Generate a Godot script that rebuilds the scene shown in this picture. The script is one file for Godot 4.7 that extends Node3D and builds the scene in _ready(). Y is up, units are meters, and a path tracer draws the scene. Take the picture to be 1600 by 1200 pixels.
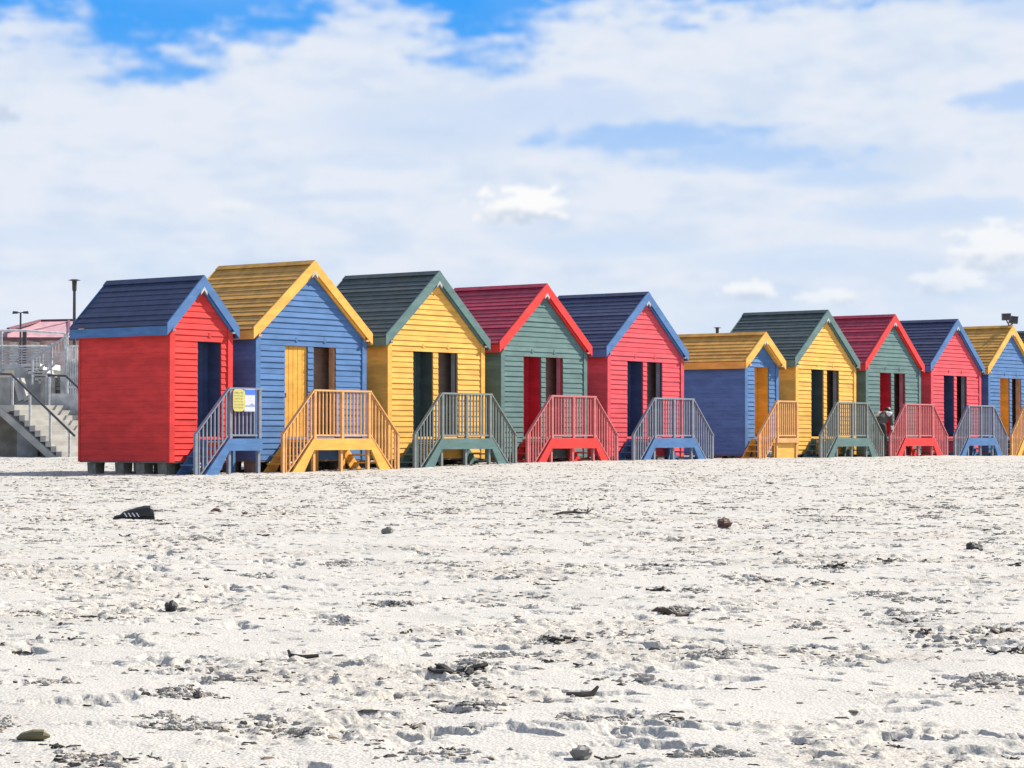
extends Node3D

# ---------------------------------------------------------------- scale and layout of the row of huts
const K := 1.15                       # metres per layout unit
const ROW_ANGLE := 37.274             # degrees between the view direction and the row of huts
const ROW_X := -3.53
const ROW_D := 41.174
const EYE := 0.69
var sa := sin(deg_to_rad(ROW_ANGLE))
var ca := cos(deg_to_rad(ROW_ANGLE))
var rng := RandomNumberGenerator.new()
var cache := {}
var counts := {}
var M := {}

# ---------------------------------------------------------------- small helpers
func numbered(called: String) -> String:
	var n: int = counts.get(called, 0)
	counts[called] = n + 1
	return called if n == 0 else "%s_%03d" % [called, n]

func thing(called: String, label: String, category: String, at := Vector3.ZERO, turn := 0.0, group := "", size := 1.0) -> Node3D:
	var o := Node3D.new()
	o.name = numbered(called)
	add_child(o)
	o.position = at
	o.rotation.y = turn
	o.scale = Vector3.ONE * size
	tag(o, label, category, group)
	return o

func tag(o: Node, label: String, category: String, group := "") -> void:
	o.set_meta("label", label)
	o.set_meta("category", category)
	if group != "":
		o.set_meta("group", group)

func put(called: String, mesh: Mesh, m: Material, parent: Node, at := Transform3D.IDENTITY) -> MeshInstance3D:
	var o := MeshInstance3D.new()
	o.name = called
	o.mesh = mesh
	o.material_override = m
	o.transform = at
	parent.add_child(o, true)
	return o

func top(called: String, mesh: Mesh, m: Material, label: String, category: String, at := Transform3D.IDENTITY, group := "") -> MeshInstance3D:
	var o := MeshInstance3D.new()
	o.name = numbered(called)
	o.mesh = mesh
	if m:
		o.material_override = m
	o.transform = at
	add_child(o)
	tag(o, label, category, group)
	return o

func structure(called: String, mesh: Mesh, m: Material, at := Transform3D.IDENTITY) -> MeshInstance3D:
	var o := MeshInstance3D.new()
	o.name = numbered(called)
	o.mesh = mesh
	o.material_override = m
	o.transform = at
	o.set_meta("kind", "structure")
	add_child(o)
	return o

func new_st() -> SurfaceTool:
	var st := SurfaceTool.new()
	st.begin(Mesh.PRIMITIVE_TRIANGLES)
	return st

func quad(st: SurfaceTool, a: Vector3, b: Vector3, c: Vector3, d: Vector3, inside: Vector3) -> void:
	var n := (c - a).cross(d - b)
	if n.length() < 1e-12:
		return
	n = n.normalized()
	if n.dot((a + b + c + d) * 0.25 - inside) < 0.0:
		n = -n
		var t := b
		b = d
		d = t
	for p: Vector3 in [a, c, b, a, d, c]:
		st.set_normal(n)
		st.add_vertex(p)

# eight corners: a ring of four, then the ring above (or beyond) it
func add_hexa(st: SurfaceTool, p: Array) -> void:
	var c := Vector3.ZERO
	for q: Vector3 in p:
		c += q / 8.0
	for f: Array in [[0, 1, 2, 3], [4, 5, 6, 7], [0, 1, 5, 4], [1, 2, 6, 5], [2, 3, 7, 6], [3, 0, 4, 7]]:
		quad(st, p[f[0]], p[f[1]], p[f[2]], p[f[3]], c)

func hexa(p: Array) -> Mesh:
	var key := "h"
	for q: Vector3 in p:
		key += "%.4f,%.4f,%.4f;" % [q.x, q.y, q.z]
	if not cache.has(key):
		var st := new_st()
		add_hexa(st, p)
		cache[key] = st.commit()
	return cache[key]

func corners(x0: float, x1: float, y0: float, y1: float, z0: float, z1: float) -> Array:
	return [Vector3(x0, y0, z0), Vector3(x1, y0, z0), Vector3(x1, y0, z1), Vector3(x0, y0, z1), Vector3(x0, y1, z0), Vector3(x1, y1, z0), Vector3(x1, y1, z1), Vector3(x0, y1, z1)]

func block(x0: float, x1: float, y0: float, y1: float, z0: float, z1: float) -> Mesh:
	return hexa(corners(x0, x1, y0, y1, z0, z1))

# a bar with a square section between two points (sides w along the horizontal, h across)
func add_bar(st: SurfaceTool, a: Vector3, b: Vector3, w: float, h: float) -> void:
	var d := (b - a).normalized()
	var side := d.cross(Vector3.UP)
	if side.length() < 0.02:
		side = Vector3.RIGHT
	side = side.normalized() * w * 0.5
	var up := side.cross(d).normalized() * h * 0.5
	add_hexa(st, [a - side - up, a + side - up, a + side + up, a - side + up, b - side - up, b + side - up, b + side + up, b - side + up])

func bar(a: Vector3, b: Vector3, w: float, h: float) -> Mesh:
	var key := "b%s%s%.3f%.3f" % [a, b, w, h]
	if not cache.has(key):
		var st := new_st()
		add_bar(st, a, b, w, h)
		cache[key] = st.commit()
	return cache[key]

# a round tube through points, with a radius at each
func add_tube(st: SurfaceTool, pts: Array, radii: Array, sides := 8) -> void:
	var rings := []
	for i in pts.size():
		var d: Vector3 = (pts[mini(i + 1, pts.size() - 1)] - pts[maxi(i - 1, 0)]).normalized()
		var s := d.cross(Vector3.UP if absf(d.y) < 0.9 else Vector3.RIGHT).normalized()
		var u := s.cross(d)
		var ring := []
		for k in sides:
			var t := TAU * k / sides
			ring.append(pts[i] + (s * cos(t) + u * sin(t)) * float(radii[i]))
		rings.append(ring)
	for i in pts.size() - 1:
		var mid: Vector3 = (pts[i] + pts[i + 1]) * 0.5
		for k in sides:
			var k2 := (k + 1) % sides
			quad(st, rings[i][k], rings[i][k2], rings[i + 1][k2], rings[i + 1][k], mid)
	for e in [0, pts.size() - 1]:
		var inn: Vector3 = pts[1] if e == 0 else pts[pts.size() - 2]
		for k in range(1, sides - 1, 1):
			quad(st, rings[e][0], rings[e][k], rings[e][k + 1], (rings[e][0] + rings[e][k + 1]) * 0.5, inn)

func tube(pts: Array, radii: Array, sides := 8) -> Mesh:
	var st := new_st()
	add_tube(st, pts, radii, sides)
	return st.commit()

func smooth(a: float, b: float, x: float) -> float:
	return smoothstep(a, b, x)

# layout (u along the row, v up, w behind the fronts) to the world
func at_row(u: float, v: float, w: float) -> Vector3:
	return Vector3(ROW_X + u * sa - w * ca, v, -(ROW_D + u * ca + w * sa)) * K

func ground_base(x: float, z: float) -> float:
	var dx := x / K - ROW_X
	var dz := -z / K - ROW_D
	var u := dx * sa + dz * ca
	var w := -dx * ca + dz * sa
	return K * lerpf(-0.03, 0.11, smooth(-3.0, 8.0, u)) * smooth(-9.0, -1.2, w)

# a point on the beach at a bearing and a distance from the place the photograph was taken
func beach(px: float, py: float) -> Vector3:
	var d := EYE * 3640.85 / (py - 682.0)
	var x := (px - 800.0) / 3640.85 * d
	return Vector3(x, sand_height(x, -d), -d)

# ---------------------------------------------------------------- materials
func gray_image(size: int, freq: float, octaves: int, stretch: Vector2, seed_: int, low: float, gain := 1.0) -> Image:
	var n := FastNoiseLite.new()
	n.seed = seed_
	n.noise_type = FastNoiseLite.TYPE_SIMPLEX_SMOOTH
	n.frequency = freq
	n.fractal_octaves = octaves
	var src := n.get_seamless_image(int(size * stretch.x), int(size * stretch.y))
	src.resize(size, size, Image.INTERPOLATE_BILINEAR)
	var out := Image.create(size, size, false, Image.FORMAT_RGB8)
	for y in size:
		for x in size:
			var v := clampf((src.get_pixel(x, y).r - 0.5) * gain + 0.5, 0.0, 1.0)
			v = low + (1.0 - low) * v
			out.set_pixel(x, y, Color(v, v, v))
	out.generate_mipmaps()
	return out

var tex_wood: ImageTexture
var tex_stain: ImageTexture
var tex_speck: ImageTexture
var nrm_grain: ImageTexture

func mat(called: String, lin: Color, rough := 0.6, tex: Texture2D = null, scale := 1.0, spec := 0.5) -> StandardMaterial3D:
	var m := StandardMaterial3D.new()
	m.resource_name = called
	m.albedo_color = lin.linear_to_srgb()
	m.roughness = rough
	m.metallic_specular = spec
	if tex:
		m.albedo_texture = tex
		m.uv1_triplanar = true
		m.uv1_scale = Vector3.ONE * scale
	M[called] = m
	return m

func make_materials() -> void:
	var streak := gray_image(512, 0.02, 4, Vector2(0.25, 2.0), 3, 0.93, 1.3)
	var fade := gray_image(512, 0.007, 5, Vector2(0.5, 1.2), 14, 0.90, 1.5)
	for y in 512:
		for x in 512:
			streak.set_pixel(x, y, streak.get_pixel(x, y) * fade.get_pixel(x, y))
	streak.generate_mipmaps()
	tex_wood = ImageTexture.create_from_image(streak)
	tex_stain = ImageTexture.create_from_image(gray_image(512, 0.012, 5, Vector2(1, 1), 8, 0.80, 1.4))
	tex_speck = ImageTexture.create_from_image(gray_image(512, 0.09, 3, Vector2(1, 1), 21, 0.70, 1.5))
	var bump := gray_image(512, 0.06, 4, Vector2(1, 1), 33, 0.0, 1.3)
	bump.bump_map_to_normal_map(3.0)
	nrm_grain = ImageTexture.create_from_image(bump)
	# house paint: wall boards and trim of each colour
	var paints := {"red": Color(0.72, 0.050, 0.046), "blue": Color(0.084, 0.190, 0.40), "yellow": Color(0.83, 0.445, 0.095), "green": Color(0.118, 0.205, 0.20), "rose": Color(0.70, 0.082, 0.105)}
	for k: String in paints:
		for v in 3:
			var c: Color = paints[k]
			var f: float = [1.06, 1.01, 1.11][v]
			mat("%s_paint_%d" % [k, v], Color(c.r * f, c.g * f, c.b * f), 0.62, tex_wood, 0.9, 0.3)
	# roof boards and doors: navy, bottle green, crimson and amber
	var deep := {"red": Color(0.40, 0.026, 0.062), "blue": Color(0.042, 0.056, 0.125), "yellow": Color(0.60, 0.30, 0.05), "green": Color(0.058, 0.082, 0.085)}
	var leaves := {"red": Color(0.52, 0.035, 0.055), "blue": Color(0.065, 0.095, 0.19), "yellow": Color(0.80, 0.43, 0.08), "green": Color(0.075, 0.11, 0.115), "rose": Color(0.60, 0.06, 0.08)}
	for k: String in leaves:
		mat(k + "_door", leaves[k], 0.65, tex_wood, 1.1, 0.3)
	for k: String in deep:
		mat(k + "_roof", deep[k], 0.5, tex_stain, 0.55, 0.4)
	# railings, greyer than the trim of each colour
	var rails := {"red": Color(0.60, 0.17, 0.18), "blue": Color(0.22, 0.255, 0.32), "yellow": Color(0.74, 0.40, 0.145), "green": Color(0.205, 0.24, 0.235)}
	for k: String in rails:
		mat(k + "_rail", rails[k], 0.5, tex_wood, 1.3)
	var inner := {"red": Color(0.50, 0.25, 0.30), "blue": Color(0.34, 0.36, 0.38), "yellow": Color(0.52, 0.33, 0.24), "green": Color(0.33, 0.34, 0.38)}
	for k: String in inner:
		mat(k + "_jamb", inner[k], 0.7, tex_wood, 1.3)
	mat("inside", Color(0.27, 0.20, 0.165), 0.85, tex_wood, 1.0)
	mat("pale", Color(0.50, 0.51, 0.52), 0.5, tex_wood, 2.0)
	mat("pile", Color(0.24, 0.225, 0.18), 0.8, tex_stain, 1.0)
	mat("concrete", Color(0.46, 0.44, 0.40), 0.85, tex_stain, 0.35)
	mat("concrete_light", Color(0.56, 0.555, 0.54), 0.8, tex_stain, 0.35)
	mat("concrete_beige", Color(0.36, 0.32, 0.26), 0.85, tex_stain, 0.35)
	mat("galvanised", Color(0.50, 0.51, 0.53), 0.45, tex_stain, 1.2)
	mat("dark_metal", Color(0.045, 0.045, 0.05), 0.45, tex_stain, 1.2)
	mat("mesh_panel", Color(0.46, 0.46, 0.46), 0.6, tex_stain, 0.8)
	mat("pink_roof", Color(0.46, 0.25, 0.275), 0.6, tex_stain, 0.3)
	mat("pink_wall", Color(0.76, 0.60, 0.60), 0.8, tex_stain, 0.3)
	mat("maroon", Color(0.16, 0.06, 0.08), 0.6, tex_stain, 0.3)
	mat("white_paint", Color(0.74, 0.74, 0.74), 0.6, tex_stain, 0.8)
	mat("black_rubber", Color(0.012, 0.012, 0.014), 0.55)
	mat("weed", Color(0.022, 0.018, 0.013), 0.6, tex_speck, 12.0)
	mat("weed_brown", Color(0.07, 0.045, 0.028), 0.65, tex_speck, 12.0)
	mat("driftwood", Color(0.10, 0.082, 0.064), 0.8, tex_speck, 10.0)
	mat("stone_dark", Color(0.045, 0.043, 0.042), 0.7, tex_speck, 9.0)
	mat("stone_red", Color(0.13, 0.066, 0.056), 0.75, tex_speck, 9.0)
	mat("stone_grey", Color(0.22, 0.215, 0.20), 0.75, tex_speck, 9.0)
	mat("leaf_olive", Color(0.16, 0.135, 0.06), 0.6, tex_speck, 9.0)
	mat("cloth_grey", Color(0.11, 0.095, 0.085), 0.9, tex_speck, 6.0)
	mat("cloth_dark", Color(0.035, 0.03, 0.034), 0.9, tex_speck, 6.0)
	mat("cloth_white_and_sunlit", Color(0.7, 0.69, 0.68), 0.9)  # white on the forearms; on the shoulders it paints in sunlight
	mat("skin", Color(0.33, 0.19, 0.13), 0.6)
	mat("hair", Color(0.012, 0.01, 0.009), 0.6)
	var s := mat("sand", Color(0.515, 0.499, 0.470), 0.95, tex_speck, 2.3, 0.25)
	s.uv1_world_triplanar = true
	s.normal_enabled = true
	s.normal_texture = nrm_grain
	s.normal_scale = 0.55
	s.vertex_color_use_as_albedo = true

# ---------------------------------------------------------------- sky
func make_sky() -> Sky:
	var w := 4096
	var h := 2048
	var big := FastNoiseLite.new()
	big.seed = 11
	big.frequency = 1.0
	big.fractal_octaves = 6
	big.fractal_gain = 0.52
	var fine := FastNoiseLite.new()
	fine.seed = 5
	fine.frequency = 1.0
	fine.fractal_octaves = 5
	fine.fractal_gain = 0.55
	var data := PackedByteArray()
	data.resize(w * h * 3)
	# lower half: one plain colour
	var low := Color(0.55, 0.55, 0.54).linear_to_srgb()
	var half := w * h / 2
	for i in range(half, w * h):
		data[i * 3] = low.r8
		data[i * 3 + 1] = low.g8
		data[i * 3 + 2] = low.b8
	var img := Image.create_from_data(w, h, false, Image.FORMAT_RGB8, data)
	# high sky in quarter resolution, low sky in full; the same clouds in both
	var fine_rows := 160                       # up to 14 degrees
	var coarse_h := (h / 2) / 4
	var coarse := Image.create(w / 4, coarse_h, false, Image.FORMAT_RGB8)
	for y in coarse_h:
		var el := 90.0 - (y + 0.5) / coarse_h * 90.0
		if el < 12.0:
			continue
		for x in w / 4:
			coarse.set_pixel(x, y, sky_color(wrapf((x + 0.5) / (w / 4.0) * 360.0, -180.0, 180.0), el, big, fine))
	coarse.resize(w, h / 2, Image.INTERPOLATE_BILINEAR)
	img.blit_rect(coarse, Rect2i(0, 0, w, h / 2 - fine_rows), Vector2i(0, 0))
	for y in range(h / 2 - fine_rows, h / 2):
		var el := 90.0 - (y + 0.5) / h * 180.0
		for x in w:
			img.set_pixel(x, y, sky_color(wrapf((x + 0.5) / w * 360.0, -180.0, 180.0), el, big, fine))
	var mt := PanoramaSkyMaterial.new()
	mt.panorama = ImageTexture.create_from_image(img)
	mt.energy_multiplier = SKY_ENERGY
	var sky := Sky.new()
	sky.sky_material = mt
	return sky

# openings in the low bank of cloud: [bearing, height, half width, half height (degrees), how blue]
const GAPS := [[3.75, 7.25, 2.9, 0.42, 0.62], [6.3, 6.75, 3.4, 0.34, 0.55], [8.2, 6.25, 1.6, 0.25, 0.4], [12.9, 7.9, 1.6, 0.30, 0.42], [2.4, 4.65, 2.2, 0.28, 0.34], [-3.8, 5.8, 0.9, 0.14, 0.22], [7.6, 4.2, 3.0, 0.3, 0.3], [-3.3, 6.7, 1.4, 0.2, 0.18], [1.2, 8.0, 2.4, 0.5, 0.22], [-1.9, 7.6, 2.6, 0.7, 0.15], [10.2, 5.3, 2.4, 0.3, 0.35], [-11.5, 4.7, 2.0, 0.25, 0.25]]
# small heaps: [bearing, height, half width, half height, how white]
const HEAPS := [[0.24, 5.60, 1.25, 0.56, 1.0], [11.8, 4.5, 1.3, 0.66, 0.7], [10.5, 3.66, 0.95, 0.40, 0.6], [5.8, 3.55, 0.72, 0.34, 0.75], [7.9, 3.36, 0.95, 0.22, 0.6], [-7.1, 5.55, 0.75, 0.24, 0.3], [-12.4, 7.65, 0.55, 0.2, -0.5]]
# upper edge of the bank of cloud: [bearing, height]
const BANK := [[-60.0, 10.8], [-40.0, 9.6], [-24.0, 11.2], [-16.0, 10.0], [-12.4, 9.95], [-10.6, 10.2], [-9.7, 9.35], [-8.4, 8.75], [-7.6, 9.1], [-6.4, 9.9], [-5.2, 10.25], [-4.0, 10.7], [-3.1, 10.45], [-2.4, 10.05], [-1.2, 9.85], [-0.2, 9.6], [0.35, 9.6], [1.1, 10.2], [1.9, 10.8], [3.0, 11.3], [4.6, 10.65], [5.6, 10.7], [7.0, 11.3], [10.0, 11.8], [13.0, 11.6], [20.0, 10.2], [34.0, 11.0], [60.0, 9.8]]

func sky_color(az: float, el: float, big: FastNoiseLite, fine: FastNoiseLite) -> Color:
	var ar := deg_to_rad(az)
	var er := deg_to_rad(el)
	var ce := cos(er)
	var px := sin(ar) * ce
	var pz := -cos(ar) * ce
	var py := sin(er) * 2.8
	var n1 := big.get_noise_3d(px * 6.0, py * 6.0, pz * 6.0)
	var n2 := fine.get_noise_3d(px * 19.0 + n1 * 0.8, py * 19.0, pz * 19.0)
	var n4 := fine.get_noise_3d(px * 52.0, py * 52.0, pz * 52.0)
	# the bank's upper edge
	var edge := 10.6 + 1.6 * sin(ar * 7.0) * cos(ar * 3.0 + 1.0)
	if az > -60.0 and az < 60.0:
		for i in BANK.size() - 1:
			if az < BANK[i + 1][0]:
				var t: float = (az - BANK[i][0]) / (BANK[i + 1][0] - BANK[i][0])
				t = t * t * (3.0 - 2.0 * t)
				var e: float = lerpf(BANK[i][1], BANK[i + 1][1], t)
				edge = lerpf(edge, e, smooth(60.0, 45.0, absf(az)))
				break
	var rise := edge + n2 * 1.9 + n4 * 0.9 + n1 * 0.5 - el
	var c := smooth(-0.95, 0.85, rise)
	# scattered cloud above the bank
	if el > 9.0:
		c = maxf(c, 0.92 * smooth(-0.42, 0.10, n1 + n2 * 0.35) * smooth(9.5, 15.0, el))
	# thin places in the bank, everywhere alike
	var thin := smooth(-0.02, 0.5, -n1 + n2 * 0.25) * 0.42
	if absf(az) < 16.0 and el < 11.0:
		thin *= 0.55
		for g: Array in GAPS:
			var a: float = (az - g[0]) / g[2]
			if absf(a) > 1.6:
				continue
			var b: float = (el - g[1] - n1 * 0.35) / g[3]
			var q := 1.0 - a * a - b * b + n2 * 1.5 + n1 * 0.8 + n4 * 1.3
			thin = maxf(thin, smooth(-0.9, 1.15, q) * minf(0.95, float(g[4]) * 1.2))
	c *= 1.0 - thin
	# air: deep above, pale low down
	var t2 := smooth(0.0, 11.0, el)
	var blue := Color(0.56, 0.74, 0.95).lerp(Color(0.045, 0.36, 0.95), t2 * t2)
	blue = blue.lerp(Color(0.05, 0.21, 0.58), smooth(11.0, 60.0, el))
	# cloud: white crests, blue-grey hollows
	var lit := clampf(0.66 + n2 * 0.80 + n1 * 0.5 + n4 * 0.45, 0.0, 1.0)
	var white := Color(0.61, 0.73, 0.91).lerp(Color(0.80, 0.85, 0.94), lit)
	white = white.lerp(Color(0.76, 0.84, 0.94), smooth(4.5, 0.5, el) * 0.7)
	var col := blue.lerp(white, c)
	if absf(az) < 16.0:
		for p: Array in HEAPS:
			var a: float = (az - p[0]) / p[2]
			if absf(a) > 1.5:
				continue
			var b: float = (el - p[1]) / p[3]
			var n3 := fine.get_noise_3d(px * 60.0, py * 60.0, pz * 60.0)
			var q := 1.0 - a * a - (b * b if b > 0.0 else b * b * 2.2) + n3 * 1.5
			var al := smooth(0.05, 0.38, q)
			if al <= 0.0:
				continue
			var tone := Color(0.60, 0.685, 0.81).lerp(Color(0.99, 0.99, 0.99), smooth(-0.5, 0.15, b + n3 * 0.8))
			if p[4] < 0.0:
				tone = Color(0.48, 0.58, 0.76)
			col = col.lerp(tone, al * absf(p[4]) * 0.95)
	return col.linear_to_srgb()

# ---------------------------------------------------------------- sand
const NR := 1480
const NC := 760
const D0 := 3.2
const D1 := 68.0
var n_low := FastNoiseLite.new()
var n_mid := FastNoiseLite.new()
var n_mask := FastNoiseLite.new()
var n_crumb := FastNoiseLite.new()
var n_fine := FastNoiseLite.new()
var hts := PackedFloat32Array()
var row_k := log(D1 / D0) / (NR - 1)

func half_width(d: float) -> float:
	return 0.242 * d + 1.5

func sand_height(x: float, z: float) -> float:
	var i := clampf(log(maxf(-z, D0) / D0) / row_k, 0.0, NR - 1.001)
	var j := clampf((x / half_width(maxf(-z, D0)) * 0.5 + 0.5) * (NC - 1), 0.0, NC - 1.001)
	var i0 := int(i)
	var j0 := int(j)
	var a := lerpf(hts[i0 * NC + j0], hts[i0 * NC + j0 + 1], j - j0)
	var b := lerpf(hts[(i0 + 1) * NC + j0], hts[(i0 + 1) * NC + j0 + 1], j - j0)
	return lerpf(a, b, i - i0)

func stamp(cx: float, cz: float, turn: float, la: float, lb: float, depth: float, rim: float, rough: float) -> void:
	var reach := maxf(la, lb) * 1.9
	var i0 := maxi(0, int(log(maxf(-cz - reach, D0) / D0) / row_k))
	var i1 := mini(NR - 1, int(log(maxf(-cz + reach, D0) / D0) / row_k) + 1)
	var c := cos(turn)
	var s := sin(turn)
	for i in range(i0, i1 + 1):
		var d := D0 * exp(i * row_k)
		var hw := half_width(d)
		var j0 := maxi(0, int(((cx - reach) / hw * 0.5 + 0.5) * (NC - 1)))
		var j1 := mini(NC - 1, int(((cx + reach) / hw * 0.5 + 0.5) * (NC - 1)) + 1)
		for j in range(j0, j1 + 1):
			var x := (float(j) / (NC - 1) * 2.0 - 1.0) * hw
			var dx := x - cx
			var dz := -d - cz
			var a := (dx * c + dz * s) / la
			var b := (-dx * s + dz * c) / lb
			var r := sqrt(a * a + b * b) + n_crumb.get_noise_2d(x * 1.3 + 40.0, d * 1.3) * rough
			if r < 1.0:
				hts[i * NC + j] -= depth * (1.0 - pow(r, 9.0))
			elif r < 1.8:
				var t := (1.8 - r) / 0.8
				var e := 1.0 - (r - 1.0) / 0.12
				if e < 0.0:
					e = 0.0
				hts[i * NC + j] += rim * t * t * (1.0 - e) * (0.6 + 1.2 * n_crumb.get_noise_2d(x * 2.2, d * 2.2))

func make_sand() -> void:
	for p: Array in [[n_low, 41, 0.33, 2], [n_mid, 42, 1.3, 3], [n_mask, 43, 0.8, 3], [n_crumb, 44, 6.5, 3], [n_fine, 45, 22.0, 2]]:
		p[0].seed = p[1]
		p[0].noise_type = FastNoiseLite.TYPE_SIMPLEX_SMOOTH
		p[0].frequency = p[2]
		p[0].fractal_octaves = p[3]
	hts.resize(NR * NC)
	var tint := PackedColorArray()
	tint.resize(NR * NC)
	for i in NR:
		var d := D0 * exp(i * row_k)
		var hw := half_width(d)
		for j in NC:
			var x := (float(j) / (NC - 1) * 2.0 - 1.0) * hw
			var mask := smooth(-0.02, 0.42, n_mask.get_noise_2d(x * 0.8, d))
			var cr := n_crumb.get_noise_2d(x, d)
			var lump := maxf(0.0, cr - 0.08)
			var h := ground_base(x, -d) + 0.022 * n_low.get_noise_2d(x, d) + 0.011 * n_mid.get_noise_2d(x, d)
			h += (0.002 + 0.012 * mask) * smooth(0.0, 0.5, lump) + 0.0028 * n_fine.get_noise_2d(x, d) * (0.5 + mask)
			hts[i * NC + j] = h
			var damp := 1.0 - 0.10 * smooth(0.1, 0.6, n_mid.get_noise_2d(x * 0.5 + 90.0, d * 0.5))
			tint[i * NC + j] = Color(damp, damp * (0.995 - 0.02 * mask), damp * (0.99 - 0.05 * mask))
	# footprints and scuffs
	rng.seed = 77
	for k in 27000:
		var d := sqrt(lerpf(D0 * D0, 58.0 * 58.0, pow(rng.randf(), 1.3)))
		if d < 9.0 and rng.randf() < 0.25:
			continue
		var x := rng.randf_range(-1.0, 1.0) * half_width(d)
		var big := rng.randf() < 0.4
		var la := rng.randf_range(0.07, 0.12) if big else rng.randf_range(0.025, 0.06)
		var lb := la * rng.randf_range(0.38, 0.6)
		stamp(x, -d, rng.randf_range(0.0, TAU), la, lb, la * rng.randf_range(0.08, 0.22), la * rng.randf_range(0.03, 0.09), rng.randf_range(0.35, 1.1))
	# scuffed heaps seen in the photograph
	for q: Array in [[745, 1047, 0.11, 0.05], [1065, 952, 0.11, 0.05], [1420, 960, 0.16, 0.06], [1380, 930, 0.12, 0.05], [530, 970, 0.08, 0.05], [890, 1140, 0.10, 0.05], [870, 1003, 0.10, 0.045], [610, 945, 0.13, 0.05], [1110, 1030, 0.12, 0.05], [260, 1090, 0.10, 0.05], [740, 1110, 0.10, 0.045], [1490, 985, 0.16, 0.06]]:
		var d: float = EYE * 3640.85 / (q[1] - 682.0)
		stamp((q[0] - 800.0) / 3640.85 * d, -d, rng.randf_range(-0.4, 0.4), q[2], q[3], -0.009, -0.002, 1.0)
	var vs := PackedVector3Array()
	var ns := PackedVector3Array()
	var ix := PackedInt32Array()
	vs.resize(NR * NC)
	ns.resize(NR * NC)
	ix.resize((NR - 1) * (NC - 1) * 6)
	for i in NR:
		var d := D0 * exp(i * row_k)
		var hw := half_width(d)
		for j in NC:
			vs[i * NC + j] = Vector3((float(j) / (NC - 1) * 2.0 - 1.0) * hw, hts[i * NC + j], -d)
	var at := 0
	for i in NR:
		for j in NC:
			var o := i * NC + j
			var dx := vs[o + (1 if j < NC - 1 else 0)] - vs[o - (1 if j > 0 else 0)]
			var dz := vs[o + (NC if i < NR - 1 else 0)] - vs[o - (NC if i > 0 else 0)]
			ns[o] = dx.cross(dz).normalized()
			if i < NR - 1 and j < NC - 1:
				ix[at] = o
				ix[at + 1] = o + NC
				ix[at + 2] = o + 1
				ix[at + 3] = o + 1
				ix[at + 4] = o + NC
				ix[at + 5] = o + NC + 1
				at += 6
	var arr := []
	arr.resize(Mesh.ARRAY_MAX)
	arr[Mesh.ARRAY_VERTEX] = vs
	arr[Mesh.ARRAY_NORMAL] = ns
	arr[Mesh.ARRAY_COLOR] = tint
	arr[Mesh.ARRAY_INDEX] = ix
	var am := ArrayMesh.new()
	am.add_surface_from_arrays(Mesh.PRIMITIVE_TRIANGLES, arr)
	structure("beach_sand", am, M.sand)
	# the rest of the beach, out to the horizon
	var pm := PlaneMesh.new()
	pm.size = Vector2(3000, 3000)
	var far := M.sand.duplicate() as StandardMaterial3D
	far.vertex_color_use_as_albedo = false
	structure("ground", pm, far, Transform3D(Basis.IDENTITY, Vector3(0, -0.16, 0)))

# ---------------------------------------------------------------- huts
# one lapped board: thick at its lower edge, thin at the upper; ends may slope
func lap(xl0: float, xr0: float, xl1: float, xr1: float, y0: float, y1: float, z_back: float, t0: float, t1: float) -> Mesh:
	return hexa([Vector3(xl0, y0, z_back), Vector3(xr0, y0, z_back), Vector3(xr0, y0, z_back + t0), Vector3(xl0, y0, z_back + t0), Vector3(xl1, y1, z_back), Vector3(xr1, y1, z_back), Vector3(xr1, y1, z_back + t1), Vector3(xl1, y1, z_back + t1)])

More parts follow.
